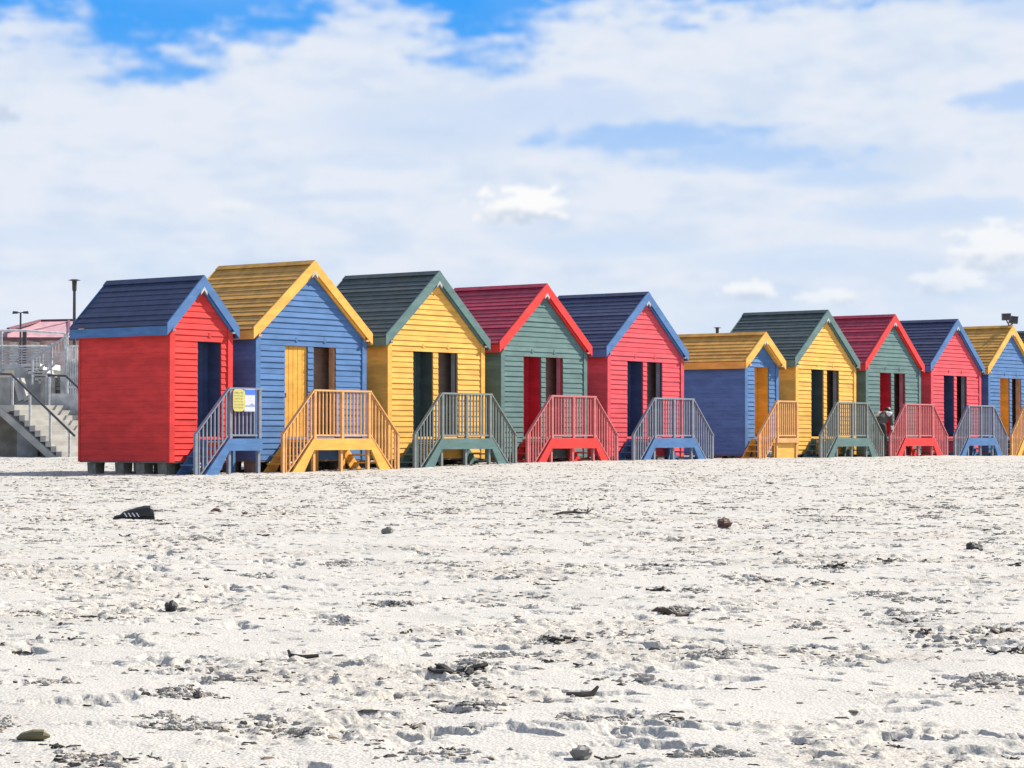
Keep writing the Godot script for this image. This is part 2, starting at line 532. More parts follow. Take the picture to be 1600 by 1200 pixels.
func make_hut(o: Dictionary) -> void:
	var u: float = o.u
	var single: bool = o.get("single", false)
	var hw := 0.74 if single else 1.45           # half the width of the front
	var ov: float = o.get("ov", 0.11)             # eaves
	var fo: float = o.get("fo", 0.065)            # how far the gable boards stand out
	var apex: float = o.apex
	var tip: float = o.tip
	var lng := 2.19
	var wall: String = o.wall
	var trim: String = o.trim
	var root := thing("beach_hut", o.label, "beach hut", at_row(u, 0.0, 0.0), PI / 2 - deg_to_rad(ROW_ANGLE), "painted beach huts in a row on the sand", K)
	root.rotate_object_local(Vector3(0, 0, 1), rng.randf_range(-0.004, 0.004))
	var base := 0.19
	var bt := 0.20                                # height of a gable board
	var slope := (apex - (tip + bt)) / (hw + ov)
	var under := apex - bt - 0.02                 # ridge of the wall's top
	var wp := func() -> Material: return M["%s_paint_%d" % [wall, [0, 0, 0, 1, 2][rng.randi() % 5]]]
	var tp: Material = M[trim + "_paint_0"]
	var cb := 0.115                               # corner boards
	# floor frame and piles
	put("floor", block(-hw + 0.02, hw - 0.02, base - 0.03, base + 0.05, -lng + 0.02, -0.01), M.inside, root)
	var xs := [-hw + 0.16, hw - 0.16] if single else [-hw + 0.16, 0.0, hw - 0.16]
	for x: float in xs:
		for z: float in ([-2.02, -1.52, -1.0] if single and x > 0.0 else [-1.92, -1.24, -0.74, -0.22]):
			var a := 0.105
			var b := 0.09
			put("pile", hexa([Vector3(x - b, -0.25, z - b), Vector3(x + b, -0.25, z - b), Vector3(x + b, -0.25, z + b), Vector3(x - b, -0.25, z + b), Vector3(x - a, base - 0.032, z - a), Vector3(x + a, base - 0.032, z - a), Vector3(x + a, base - 0.032, z + a), Vector3(x - a, base - 0.032, z + a)]), M.pile, root)
	# door openings in the front: [left, right]
	var doors := [[o.get("dl", -0.08), o.get("dr", 0.48)]] if single else [[-0.70, -0.11], [0.04, 0.63]]
	var head := 2.19
	var sill := 0.55
	# lapped boards of the front
	var y := base
	while y < under - 0.03:
		var y1 := minf(y + 0.1, under - 0.005)
		var spans := [[-hw + cb, hw - cb]]
		if y >= sill - 0.05 and y < head - 0.01:
			spans = []
			var from := -hw + cb
			for d: Array in doors:
				spans.append([from, d[0]])
				from = d[1]
			spans.append([from, hw - cb])
		for s: Array in spans:
			var lim0 := (under - y) / slope
			var lim1 := (under - y1) / slope
			var a0: float = clampf(s[0], -lim0, lim0)
			var b0: float = clampf(s[1], -lim0, lim0)
			var a1: float = clampf(s[0], -lim1, lim1)
			var b1: float = clampf(s[1], -lim1, lim1)
			if b0 - a0 < 0.02:
				continue
			var loose: float = [0.0, 0.0, 0.002, -0.003, 0.004][rng.randi() % 5]
			put("siding_board", lap(a0, b0, a1, b1, y + loose * 0.5, y1 + 0.006, -0.035, 0.034 + loose, 0.0225), wp.call(), root)
		y += 0.1
	# corner boards
	for s in [-1.0, 1.0]:
		var e: float = under - slope * (hw - cb) - 0.005
		var e2: float = under - slope * hw - 0.005
		var x0: float = s * hw
		var x1: float = s * (hw - cb)
		put("corner_board", hexa([Vector3(x0, base - 0.02, -0.04), Vector3(x1, base - 0.02, -0.04), Vector3(x1, base - 0.02, 0.012), Vector3(x0, base - 0.02, 0.012), Vector3(x0, e2, -0.04), Vector3(x1, e, -0.04), Vector3(x1, e, 0.012), Vector3(x0, e2, 0.012)]), M[wall + "_paint_0"], root)
	put("corner_board", block(-hw - 0.004, -hw + 0.03, base - 0.02, under - slope * hw - 0.01, -lng, -lng + 0.05), M[wall + "_paint_1"], root)
	# side wall towards the photographer in boards, the others as sheets
	y = base
	var wt := under - slope * hw
	while y < wt - 0.02:
		var y1 := minf(y + 0.1, wt)
		var z0 := -lng + 0.05
		var z1 := -0.04
		put("siding_board", hexa([Vector3(-hw + 0.03, y, z0), Vector3(-hw + 0.001, y, z0), Vector3(-hw + 0.001, y, z1), Vector3(-hw + 0.03, y, z1), Vector3(-hw + 0.03, y1 + 0.002, z0), Vector3(-hw + 0.008, y1 + 0.002, z0), Vector3(-hw + 0.008, y1 + 0.002, z1), Vector3(-hw + 0.03, y1 + 0.002, z1)]), wp.call(), root)
		y += 0.1
	put("side_wall", block(hw - 0.03, hw, base, wt, -lng, -0.042), M[wall + "_paint_0"], root)
	put("back_wall", hexa([Vector3(-hw + 0.032, base, -lng + 0.001), Vector3(hw - 0.032, base, -lng + 0.001), Vector3(hw - 0.032, base, -lng + 0.03), Vector3(-hw + 0.032, base, -lng + 0.03), Vector3(-hw + 0.032, wt, -lng + 0.001), Vector3(hw - 0.032, wt, -lng + 0.001), Vector3(hw - 0.032, wt, -lng + 0.03), Vector3(-hw + 0.032, wt, -lng + 0.03)]), M[wall + "_paint_0"], root)
	put("back_gable", hexa([Vector3(-hw + 0.032, wt + 0.001, -lng + 0.001), Vector3(hw - 0.032, wt + 0.001, -lng + 0.001), Vector3(hw - 0.032, wt + 0.001, -lng + 0.03), Vector3(-hw + 0.032, wt + 0.001, -lng + 0.03), Vector3(-0.02, under - 0.01, -lng + 0.001), Vector3(0.02, under - 0.01, -lng + 0.001), Vector3(0.02, under - 0.01, -lng + 0.03), Vector3(-0.02, under - 0.01, -lng + 0.03)]), M[wall + "_paint_0"], root)
	put("ceiling", block(-hw + 0.035, hw - 0.035, head + 0.05, head + 0.08, -lng + 0.04, -0.05), M.inside, root)
	put("lining", block(hw - 0.06, hw - 0.034, base + 0.06, head + 0.04, -lng + 0.04, -0.05), M.inside, root)
	put("lining", block(-hw + 0.04, hw - 0.07, base + 0.06, head + 0.04, -lng + 0.036, -lng + 0.06), M.inside, root)
	# doors
	for i in doors.size():
		var d: Array = doors[i]
		var open: bool = (not single) and i == 1
		var deepness: float = o.get("recess", 0.32)
		var jm: Material = M[trim + "_door"]
		put("door_head", block(d[0], d[1], head + 0.001, head + 0.03, -maxf(deepness, 0.1) - 0.04, -0.037), jm, root)
		put("door_jamb", block(d[0] - 0.03, d[0] - 0.001, sill - 0.04, head, -maxf(deepness, 0.1) - 0.04, -0.036), jm, root)
		if open:
			put("door_jamb", block(d[1] + 0.001, d[1] + 0.03, sill - 0.04, head, -0.075, -0.036), jm, root)
			put("inner_panel", block(d[0] - 0.06, hw - 0.065, sill, head - 0.002, -0.40, -0.37), M.inside, root)
			put("inner_jamb", block(d[1] - 0.004, d[1] + 0.03, sill - 0.04, head, -0.17, -0.0755), M[trim + "_jamb"], root)
		else:
			put("door_jamb", block(d[1] + 0.001, d[1] + 0.03, sill - 0.04, head, -maxf(deepness, 0.1) - 0.04, -0.036), jm, root)
			var leaf := put("door", block(d[0] + 0.002, d[1] - 0.002, sill, head - 0.003, -deepness - 0.04, -deepness), M[trim + ("_door")], root)
			for k in 5:
				var bx: float = lerpf(d[0], d[1], (k + 0.5) / 5.0)
				put("door_board", block(bx - 0.053, bx + 0.053, sill + 0.01, head - 0.012, -deepness + 0.0005, -deepness + 0.008), M[trim + ("_door")], leaf)
			put("handle", block(d[0] + 0.015, d[0] + 0.045, 1.28, 1.36, -deepness + 0.009, -deepness + 0.03), M.dark_metal, leaf)
		var cx: float = (d[0] + d[1]) * 0.5
		put("number_plate", block(cx - 0.028, cx + 0.028, head + 0.075, head + 0.15, -0.012, 0.003), M[wall + "_paint_1"], root)
		put("threshold", block(d[0] - 0.02, d[1] + 0.02, sill - 0.05, sill - 0.002, -0.3, 0.004), M.inside, root)
	# roof: lapped boards on both slopes
	var zf := fo - 0.004
	var zb := -lng - 0.10
	var run := hw + ov
	var sl := sqrt(1.0 + slope * slope)
	var n := int(round(run * sl / 0.135))
	var rm: Material = M[trim + "_roof"]
	for s in [-1.0, 1.0]:
		var along := Vector3(s, -slope, 0) / sl        # down the slope
		var out := Vector3(s * slope, 1, 0) / sl
		for k in n:
			var l0 := run * sl * k / n
			var l1 := run * sl * (k + 1) / n + 0.006
			var a: Vector3 = Vector3(0, apex - 0.035, 0) + along * l0
			var b: Vector3 = Vector3(0, apex - 0.035, 0) + along * l1
			var jig := rng.randf_range(-0.007, 0.007)
			var tb := 0.0175 + rng.randf_range(-0.004, 0.006)
			put("roof_board", hexa([a + Vector3(0, 0, zf), a + Vector3(0, 0, zb), b + Vector3(0, 0, zb) + along * jig, b + Vector3(0, 0, zf) + along * jig, a + out * 0.006 + Vector3(0, 0, zf), a + out * 0.006 + Vector3(0, 0, zb), b + out * (tb + jig) + Vector3(0, 0, zb), b + out * tb + Vector3(0, 0, zf)]), rm, root)
		# ridge cap
		var c0 := Vector3(0, apex - 0.004, 0)
		var c1: Vector3 = c0 + along * 0.12
		put("ridge_cap", hexa([c0 + Vector3(0, 0, zf), c0 + Vector3(0, 0, zb - 0.01), c1 + Vector3(0, 0, zb - 0.01), c1 + Vector3(0, 0, zf), c0 + out * 0.014 + Vector3(0, 0, zf), c0 + out * 0.014 + Vector3(0, 0, zb - 0.01), c1 + out * 0.014 + Vector3(0, 0, zb - 0.01), c1 + out * 0.014 + Vector3(0, 0, zf)]), rm, root)
		# fascia along the eaves, gable boards front and back
		var xe: float = s * (hw + ov)
		put("fascia", block(minf(xe, xe - s * 0.022), maxf(xe, xe - s * 0.022), tip, tip + bt - 0.045, zb + 0.02, fo - 0.035), tp, root)
		for f in [[fo - 0.03, fo], [zb - 0.002, zb + 0.018]]:
			put("gable_board", hexa([Vector3(xe, tip, f[0]), Vector3(xe, tip + bt, f[0]), Vector3(0, apex + 0.004, f[0]), Vector3(0, apex - bt, f[0]), Vector3(xe, tip, f[1]), Vector3(xe, tip + bt, f[1]), Vector3(0, apex + 0.004, f[1]), Vector3(0, apex - bt, f[1])]), tp, root)
		# the lower strip behind the gable board, and the purlin's end
		var q0 := apex - bt - 0.001
		var x2: float = s * (hw - 0.06)
		put("soffit_strip", hexa([Vector3(x2, q0 - slope * absf(x2) - 0.055, -0.001), Vector3(x2, q0 - slope * absf(x2), -0.001), Vector3(0, q0, -0.001), Vector3(0, q0 - 0.055, -0.001), Vector3(x2, q0 - slope * absf(x2) - 0.055, fo - 0.032), Vector3(x2, q0 - slope * absf(x2), fo - 0.032), Vector3(0, q0, fo - 0.032), Vector3(0, q0 - 0.055, fo - 0.032)]), tp, root)
		var xp: float = s * (hw - 0.04)
		put("purlin_end", block(xp - 0.035, xp + 0.035, q0 - slope * absf(xp) - 0.07, q0 - slope * absf(xp) - 0.035, -0.001, fo + 0.012), M[trim + "_rail"], root)
		# pale bracket under the apex
		put("apex_bracket", hexa([Vector3(s * 0.075, q0 - slope * 0.075 - 0.055, fo - 0.03), Vector3(s * 0.075, q0 - slope * 0.075 - 0.005, fo - 0.03), Vector3(0, q0 + 0.012, fo - 0.03), Vector3(0, q0 - 0.045, fo - 0.03), Vector3(s * 0.075, q0 - slope * 0.075 - 0.055, fo + 0.004), Vector3(s * 0.075, q0 - slope * 0.075 - 0.005, fo + 0.004), Vector3(0, q0 + 0.012, fo + 0.004), Vector3(0, q0 - 0.045, fo + 0.004)]), M.pale, root)

# steps and landing in front of a hut
func make_steps(o: Dictionary) -> void:
	var single: bool = o.get("single", false)
	var low: bool = o.get("low_steps", false)
	var x0: float = -0.745
	var x1: float = 0.745
	if single:
		x0 = -0.06 if not low else -0.52
		x1 = 0.70 if not low else 0.40
	var zo := 0.72
	var trim: String = o.trim
	var root := thing("entrance_steps", o.steps, "steps", at_row(o.u, 0.0, 0.0), PI / 2 - deg_to_rad(ROW_ANGLE), "railed steps in front of the beach huts", K)
	var rail: Material = M[trim + "_rail"]
	var pm: Material = M[trim + "_paint_0"]
	var deck := 0.55
	var top_y := 1.40
	for k in 5:
		put("deck_board", block(x0 + 0.01, x1 - 0.01, deck - 0.03, deck, 0.03 + k * 0.132, 0.03 + k * 0.132 + 0.124), M[trim + "_paint_1"], root)
	put("deck_fascia", block(x0 - 0.02, x1 + 0.02, deck - 0.185 if not low else deck - 0.09, deck + 0.015, zo - 0.03, zo + 0.012), pm if not low else rail, root)
	var sides := [[-1.0, x0]] if single else [[-1.0, x0], [1.0, x1]]
	# posts under and above the landing
	var mids := [x0 + 0.03, (x0 + x1) * 0.5, x1 - 0.03] if not single else [x0 + 0.03, x1 - 0.03]
	for x: float in mids:
		put("post", block(x - 0.028, x + 0.028, -0.12, deck - 0.187 if not low else deck - 0.092, zo - 0.075, zo - 0.02), rail, root)
		put("newel", block(x - 0.03, x + 0.03, deck + 0.016, top_y - 0.02, zo - 0.048, zo + 0.008), rail, root)
		put("post", block(x - 0.03, x + 0.03, -0.12, deck - 0.032, 0.06, 0.12), M[trim + "_paint_1"], root)
	put("handrail", block(x0 - 0.005, x1 + 0.02, top_y - 0.019, top_y + 0.012, zo - 0.05, zo + 0.012), rail, root)
	put("bottom_rail", block(x0 + 0.06, x1 - 0.06, deck + 0.055, deck + 0.085, zo - 0.035, zo - 0.005), rail, root)
	for m in mids.size() - 1:
		var a: float = mids[m] + 0.03
		var b: float = mids[m + 1] - 0.03
		var n := int(round((b - a) / 0.088)) - 1
		for k in n:
			var x: float = lerpf(a, b, (k + 1.0) / (n + 1.0))
			put("baluster", block(x - 0.012, x + 0.012, deck + 0.086, top_y - 0.0195, zo - 0.032, zo - 0.008), rail, root)
	if low:
		put("skirt_panel", block(x0 + 0.06, x1 - 0.06, -0.12, deck - 0.092, zo - 0.06, zo - 0.045), M[trim + "_paint_1"], root)
	for sd: Array in sides:
		var s: float = sd[0]
		var e: float = sd[1]
		var foot: float = e + s * 0.765
		var drop := 0.98
		# foot newel and sloping rails
		put("newel", block(foot - 0.028, foot + 0.028, -0.12, 0.645, zo - 0.045, zo + 0.005), rail, root)
		put("handrail", hexa([Vector3(e, top_y - 0.02, zo - 0.05), Vector3(e, top_y + 0.012, zo - 0.05), Vector3(foot + s * 0.03, 0.63, zo - 0.05), Vector3(foot + s * 0.03, 0.60, zo - 0.05), Vector3(e, top_y - 0.02, zo + 0.011), Vector3(e, top_y + 0.012, zo + 0.011), Vector3(foot + s * 0.03, 0.63, zo + 0.011), Vector3(foot + s * 0.03, 0.60, zo + 0.011)]), rail, root)
		var g0 := deck + 0.07
		var br := g0 / (0.62 * 1.0)
		put("bottom_rail", hexa([Vector3(e + s * 0.002, g0, zo - 0.034), Vector3(e + s * 0.002, g0 + 0.034, zo - 0.034), Vector3(e + s * 0.70, -0.08 + 0.034, zo - 0.034), Vector3(e + s * 0.70, -0.08, zo - 0.034), Vector3(e + s * 0.002, g0, zo - 0.006), Vector3(e + s * 0.002, g0 + 0.034, zo - 0.006), Vector3(e + s * 0.70, -0.08 + 0.034, zo - 0.006), Vector3(e + s * 0.70, -0.08, zo - 0.006)]), rail, root)
		for k in 8:
			var t := (k + 0.7) / 8.6
			var x := e + s * 0.765 * t
			var hi := lerpf(top_y - 0.022, 0.598, t)
			var lo := maxf(-0.1, lerpf(g0 + 0.034, -0.08 + 0.034, minf(1.0, t * 0.765 / 0.70)))
			put("baluster", block(x - 0.012, x + 0.012, lo, hi, zo - 0.032, zo - 0.008), rail, root)
		# stringers
		for zz: Array in ([[zo - 0.03, zo + 0.012], [0.03, 0.06]] if not low else [[0.03, 0.06]]):
			put("stringer", hexa([Vector3(e - s * 0.021, deck + 0.012, zz[0]), Vector3(e - s * 0.021, deck - 0.20, zz[0]), Vector3(e + s * 0.33, -0.12, zz[0]), Vector3(e + s * 0.64, -0.12, zz[0]), Vector3(e - s * 0.021, deck + 0.012, zz[1]), Vector3(e - s * 0.021, deck - 0.20, zz[1]), Vector3(e + s * 0.33, -0.12, zz[1]), Vector3(e + s * 0.64, -0.12, zz[1])] if zz[0] < 0.5 else [Vector3(e + s * 0.0215, deck + 0.012, zz[0]), Vector3(e + s * 0.0215, deck - 0.20, zz[0]), Vector3(e + s * 0.33, -0.12, zz[0]), Vector3(e + s * 0.66, -0.12, zz[0]), Vector3(e + s * 0.0215, deck + 0.012, zz[1]), Vector3(e + s * 0.0215, deck - 0.20, zz[1]), Vector3(e + s * 0.33, -0.12, zz[1]), Vector3(e + s * 0.66, -0.12, zz[1])]), pm, root)
		for k in 3:
			var ty := 0.42 - k * 0.14
			var xm := e + s * (0.10 + k * 0.15)
			put("tread", block(xm - 0.085, xm + 0.085, ty - 0.025, ty, 0.061, zo - 0.05), M[trim + "_paint_1"], root)

# ---------------------------------------------------------------- things by the huts
func make_sign() -> void:
	# two notices fixed to the railing of the first hut's landing
	var w := 96
	var h := 128
	var img := Image.create(w, h, false, Image.FORMAT_RGB8)
	img.fill(Color(0.74, 0.71, 0.40))
	rng.seed = 4
	for r in 6:
		var y := 16 + r * 17
		var x := 10
		while x < 78:
			var ww := rng.randi_range(4, 9)
			var c := Color(0.28, 0.28, 0.08) if r < 2 else Color(0.40, 0.36, 0.16)
			img.fill_rect(Rect2i(x, y, 2, 10), c)
			img.fill_rect(Rect2i(x, y + rng.randi_range(0, 8), ww, 2), c)
			if rng.randf() < 0.5:
				img.fill_rect(Rect2i(x + ww - 2, y, 2, 10), c)
			x += ww + rng.randi_range(2, 4)
	var yt := StandardMaterial3D.new()
	yt.albedo_texture = ImageTexture.create_from_image(img)
	yt.roughness = 0.6
	var img2 := Image.create(64, 128, false, Image.FORMAT_RGB8)
	img2.fill(Color(0.76, 0.77, 0.80))
	img2.fill_rect(Rect2i(0, 0, 64, 32), Color(0.25, 0.42, 0.85))
	for k in 4:
		img2.fill_rect(Rect2i(18, 44 + k * 9, 34 - (k % 2) * 8, 3), Color(0.74, 0.72, 0.78))
	for x in 64:
		var y := int(96.0 - 14.0 * exp(-pow((x - 46.0) / 13.0, 2.0)) - 3.0 * exp(-pow((x - 12.0) / 18.0, 2.0)))
		img2.fill_rect(Rect2i(x, y, 1, 102 - y), Color(0.50, 0.57, 0.70))
	var bt := StandardMaterial3D.new()
	bt.albedo_texture = ImageTexture.create_from_image(img2)
	bt.roughness = 0.5
	var turn := PI / 2 - deg_to_rad(ROW_ANGLE)
	# rounded yellow board
	var yellow := thing("notice_board", "yellow rounded notice with handwritten lines on the blue railing", "sign", at_row(-2.76 + 0.135, 1.20, -0.745), turn, "", K)
	var st := new_st()
	var pts := []
	for k in 28:
		var t := TAU * k / 28.0
		pts.append(Vector2(signf(cos(t)) * pow(absf(cos(t)), 0.35 if cos(t) < 0 else 0.7), signf(sin(t)) * pow(absf(sin(t)), 0.4)) * Vector2(0.145, 0.185))
	for k in 28:
		var a: Vector2 = pts[k]
		var b: Vector2 = pts[(k + 1) % 28]
		for f in [[0.006, Vector3(0, 0, 1)], [0.0, Vector3(0, 0, -1)]]:
			for p: Vector2 in ([Vector2.ZERO, b, a] if f[0] > 0.001 else [Vector2.ZERO, a, b]):
				st.set_normal(f[1])
				st.set_uv(Vector2(p.x / 0.29 + 0.5, 0.5 - p.y / 0.37))
				st.add_vertex(Vector3(p.x, p.y, f[0]))
		for p: Array in [[a, 0.0], [a, 0.006], [b, 0.006], [a, 0.0], [b, 0.006], [b, 0.0]]:
			st.set_normal(Vector3(a.x, a.y, 0).normalized())
			st.set_uv(Vector2(0.02, 0.02))
			st.add_vertex(Vector3(p[0].x, p[0].y, p[1]))
	put("board", st.commit(), yt, yellow)
	var poster := thing("poster", "white poster with blue header beside the yellow notice", "poster", at_row(-2.76 + 0.39, 1.20, -0.745), turn, "", K)
	var qm := QuadMesh.new()
	qm.size = Vector2(0.25, 0.36)
	put("print", qm, bt, poster, Transform3D(Basis.IDENTITY, Vector3(0, 0, 0.0025)))
	put("backing", block(-0.13, 0.13, -0.187, 0.187, -0.005, 0.0), M.white_paint, poster)

func make_floodlights() -> void:
	var at := at_row(28.411, 3.645, 0.0)
	for s in [-1.0, 1.0]:
		var o := thing("floodlight", "square grey floodlight on the ridge of blue hut, " + ("left of the apex" if s < 0 else "tilted, right of the apex"), "floodlight", at, PI / 2 - deg_to_rad(ROW_ANGLE), "pair of floodlights on the roof", K)
		var x: float = s * 0.22 + 0.02
		var yy := 0.22 if s < 0 else 0.15
		put("bracket", bar(Vector3(s * 0.03, 0.0, -0.05), Vector3(x, yy - 0.08, -0.05), 0.025, 0.025), M.dark_metal, o)
		var b := Basis(Vector3(0, 0, 1), -0.15 if s > 0 else 0.06) * Basis(Vector3(0, 1, 0), -0.9)
		var body := put("housing", block(-0.12, 0.12, -0.09, 0.09, -0.05, 0.05), M.stone_grey, o, Transform3D(b, Vector3(x, yy, -0.05)))
		put("lens", block(-0.10, 0.10, -0.075, 0.075, 0.0505, 0.056), M.dark_metal, body)
		put("visor", block(-0.12, 0.12, 0.0905, 0.10, -0.05, 0.09), M.dark_metal, body)

# ---------------------------------------------------------------- promenade at the left
func prom(px: float, py: float, d: float) -> Vector3:
	return Vector3((px - 800.0) / 3640.85 * d, EYE + (682.0 - py) / 3640.85 * d, -d)

func make_promenade() -> void:
	# concrete flight down to the sand
	var r := Vector3(0.8, 0, 0.6)
	var wd := Vector3(0.6, 0, -0.8)
	var start := prom(14, 633, 65.0)
	var flight := thing("concrete_stairs", "grey concrete flight of stairs down to the sand beside red hut", "stairs", Vector3(start.x, 0, start.z))
	var o := Vector3(0, start.y, 0)
	var width := 2.6
	var rise := 0.143
	var tread := 0.215
	for k in 12:
		var a := o + r * (tread * k) - Vector3(0, rise * k, 0)
		var b := a + r * (tread + 0.01)
		var dn := Vector3(0, -rise - 0.02, 0)
		put("step", hexa([a + dn, b + dn, b + dn + wd * width, a + dn + wd * width, a, b, b + wd * width, a + wd * width]), M.concrete, flight)
		put("nosing", hexa([b + Vector3(0, 0.001, 0) - r * 0.05, b + Vector3(0, 0.001, 0), b + Vector3(0, 0.001, 0) + wd * width, b + Vector3(0, 0.001, 0) - r * 0.05 + wd * width, b + Vector3(0, 0.008, 0) - r * 0.05, b + Vector3(0, 0.008, 0), b + Vector3(0, 0.008, 0) + wd * width, b + Vector3(0, 0.008, 0) - r * 0.05 + wd * width]), M.concrete_light, flight)
	# dark raking beam under the outer ends of the steps
	var e0 := o + Vector3(0, -0.05, 0) - wd * 0.02 - r * 0.35
	var e1 := o + r * (tread * 12.3) - Vector3(0, rise * 12.0 + 0.14, 0) - wd * 0.02
	var th := Vector3(0, -0.24, 0)
	put("raking_beam", hexa([e0 + th, e1 + th, e1 + th + wd * 0.2, e0 + th + wd * 0.2, e0, e1, e1 + wd * 0.2, e0 + wd * 0.2]), M.concrete, flight)
	var land := o - Vector3(0, 0.001, 0)
	put("landing", hexa([land - r * 2.2 + Vector3(0, -0.2, 0), land + Vector3(0, -0.2, 0), land + wd * width + Vector3(0, -0.2, 0), land - r * 2.2 + wd * width + Vector3(0, -0.2, 0), land - r * 2.2, land, land + wd * width, land - r * 2.2 + wd * width]), M.concrete, flight)
	# rails of the flight
	for s in 2:
		var rl := thing("stair_railing", ["dark handrail on pale posts along the near side of concrete stairs", "dark handrail along the far side of concrete stairs"][s], "railing", Vector3(start.x, 0, start.z), 0.0, "handrails of the concrete stairs")
		var off := wd * (0.08 if s == 0 else width - 0.5)
		var up := Vector3(0, 0.86, 0)
		var p0 := o + off + up
		var p1 := o + off + up + r * (tread * 12.0) - Vector3(0, rise * 12.0, 0)
		put("handrail", tube([p0 - r * 0.75 + Vector3(0, 0.03, 0), p0, p0 + (p1 - p0) * 0.5, p1], [0.035, 0.035, 0.035, 0.035]), M.dark_metal, rl)
		for k in 5:
			var f := [-0.1, 0.02, 0.3, 0.62, 0.92][k] as float
			var q := p0 + (p1 - p0) * f if f >= 0.0 else p0 - r * 0.7
			put("post", tube([q - Vector3(0, 0.95, 0), q - Vector3(0, 0.05, 0), q + Vector3(-0.05, -0.01, 0)], [0.035, 0.035, 0.03]), M.galvanised, rl)
	# retaining wall under and behind the flight, in bays
	var bays := [[-60, 26, "concrete_beige", 645, 66.6], [26, 52, "concrete_light", 652, 66.4], [52, 59, "concrete", 655, 66.2], [59, 80, "concrete", 660, 66.4], [80, 175, "concrete_light", 615, 66.5]]
	var rw := thing("retaining_wall", "pale concrete retaining wall below the stairs in plain bays", "wall", prom(60, 725, 66.5) * Vector3(1, 0, 1))
	for b: Array in bays:
		var d: float = b[4]
		var a := prom(b[0], b[3], d) - rw.position
		var c := prom(b[1], b[3], d) - rw.position
		put("wall_bay", block(a.x + 0.004, c.x - 0.004, -0.3, a.y, a.z - 0.4, a.z), M[b[2]], rw)
	# wall blocks behind the landing
	var bw := thing("landing_wall", "grey block wall behind the upper landing", "wall", prom(50, 700, 69.0) * Vector3(1, 0, 1))
	for b: Array in [[-60, 20, 590, "concrete", 0.0], [20, 70, 574, "concrete_light", -0.5], [70, 92, 590, "concrete", 0.3], [92, 101, 586, "concrete", 0.0], [101, 190, 572, "concrete_light", 0.4]]:
		var a := prom(b[0], b[2], 69.0) - bw.position
		var c := prom(b[1], b[2], 69.0) - bw.position
		put("block", block(a.x + 0.004, c.x - 0.004, -0.3, a.y, -0.3 + b[4], 0.3 + b[4]), M[b[3]], bw)
	for k in 2:
		var a := prom(24 + k * 9, 592, 68.2) - bw.position
		var c := prom(34 + k * 9, 626, 68.0) - bw.position
		put("buttress", bar(a, c, 0.12, 0.14), M.concrete, bw)
	# promenade deck with pale edge
	var dk := thing("promenade_deck", "concrete promenade deck with pale edge above the stairs", "deck", prom(20, 700, 69.5) * Vector3(1, 0, 1))
	var y0 := prom(0, 577, 69.5).y
	var xl := prom(-120, 0, 69.5).x - dk.position.x
	var xr := prom(79, 0, 69.5).x - dk.position.x
	put("slab", block(xl, xr, y0, y0 + 0.16, -12.0, 0.0), M.concrete_light, dk)
	put("column", block(prom(-20, 0, 69.5).x - dk.position.x, prom(-12, 0, 69.5).x - dk.position.x, -0.3, y0 - 0.002, -0.5, -0.1), M.concrete, dk)
	for k in 2:
		put("strut", bar(Vector3(xr - 0.9 - k * 1.2, y0 - 0.45, -0.05), Vector3(xr - 0.2 - k * 1.2, y0 - 0.02, -0.05), 0.08, 0.08), M.galvanised, dk)
	# railing along the deck
	var rl2 := thing("deck_railing", "pale slatted railing along the promenade deck", "railing", prom(20, 700, 69.45) * Vector3(1, 0, 1))
	var yb := y0 + 0.17
	for k in 6:
		put("slat", block(xl, xr, yb + 0.03 + k * 0.078, yb + 0.03 + k * 0.078 + 0.05, -0.06, -0.03), M.mesh_panel, rl2)
	put("top_rail", tube([Vector3(xl, yb + 0.53, -0.05), Vector3(xr, yb + 0.52, -0.05)], [0.03, 0.03]), M.white_paint, rl2)
	put("high_rail", tube([Vector3(xl, yb + 1.02, -0.05), Vector3(prom(40, 0, 69.45).x - rl2.position.x, yb + 0.98, -0.05), Vector3(prom(101, 0, 69.45).x - rl2.position.x, yb + 0.90, -0.05)], [0.035, 0.035, 0.035]), M.white_paint, rl2)
	for q: Array in [[37, 0.95, "dark_metal", 0.06], [79, 0.62, "galvanised", 0.04], [0, 1.0, "galvanised", 0.04], [102, 0.92, "galvanised", 0.07], [-40, 1.0, "galvanised", 0.05]]:
		var x: float = prom(q[0], 0, 69.45).x - rl2.position.x
		var b0 := yb if q[0] < 90 else -0.3
		put("post", block(x - q[3], x + q[3], b0, yb + q[1], -0.11, -0.065), M[q[2]], rl2)
	# mesh fence to the right of the deck
	var fn := thing("mesh_fence", "pale mesh fence panels at the top of the stairs", "fence", prom(115, 700, 68.0) * Vector3(1, 0, 1))
	for k in 9:
		var x: float = prom(104 + k * 2.6, 0, 68.0).x - fn.position.x
		put("picket", block(x, x + 0.022, 0.9, 3.35, -0.02, 0.0), M.white_paint, fn)
	put("rail", block(prom(103, 0, 68.0).x - fn.position.x, prom(130, 0, 68.0).x - fn.position.x, 3.3, 3.36, -0.03, 0.01), M.white_paint, fn)
	put("rail", block(prom(103, 0, 68.0).x - fn.position.x, prom(130, 0, 68.0).x - fn.position.x, 2.1, 2.16, -0.03, 0.01), M.white_paint, fn)
	put("panel", block(prom(104, 0, 68.0).x - fn.position.x, prom(135, 0, 68.0).x - fn.position.x, 1.0, 2.95, -0.12, -0.06), M.mesh_panel, fn)
	# upper rails of the second flight
	var uf := thing("upper_railing", "pale rails of the upper flight rising behind the landing", "railing", prom(60, 700, 68.2) * Vector3(1, 0, 1))
	for q: Array in [[50, 560, 103, 526], [66, 586, 100, 556], [50, 584, 103, 545]]:
		put("rail", tube([prom(q[0], q[1], 68.2) - uf.position, prom(q[2], q[3], 68.2) - uf.position], [0.032, 0.032]), M.galvanised, uf)
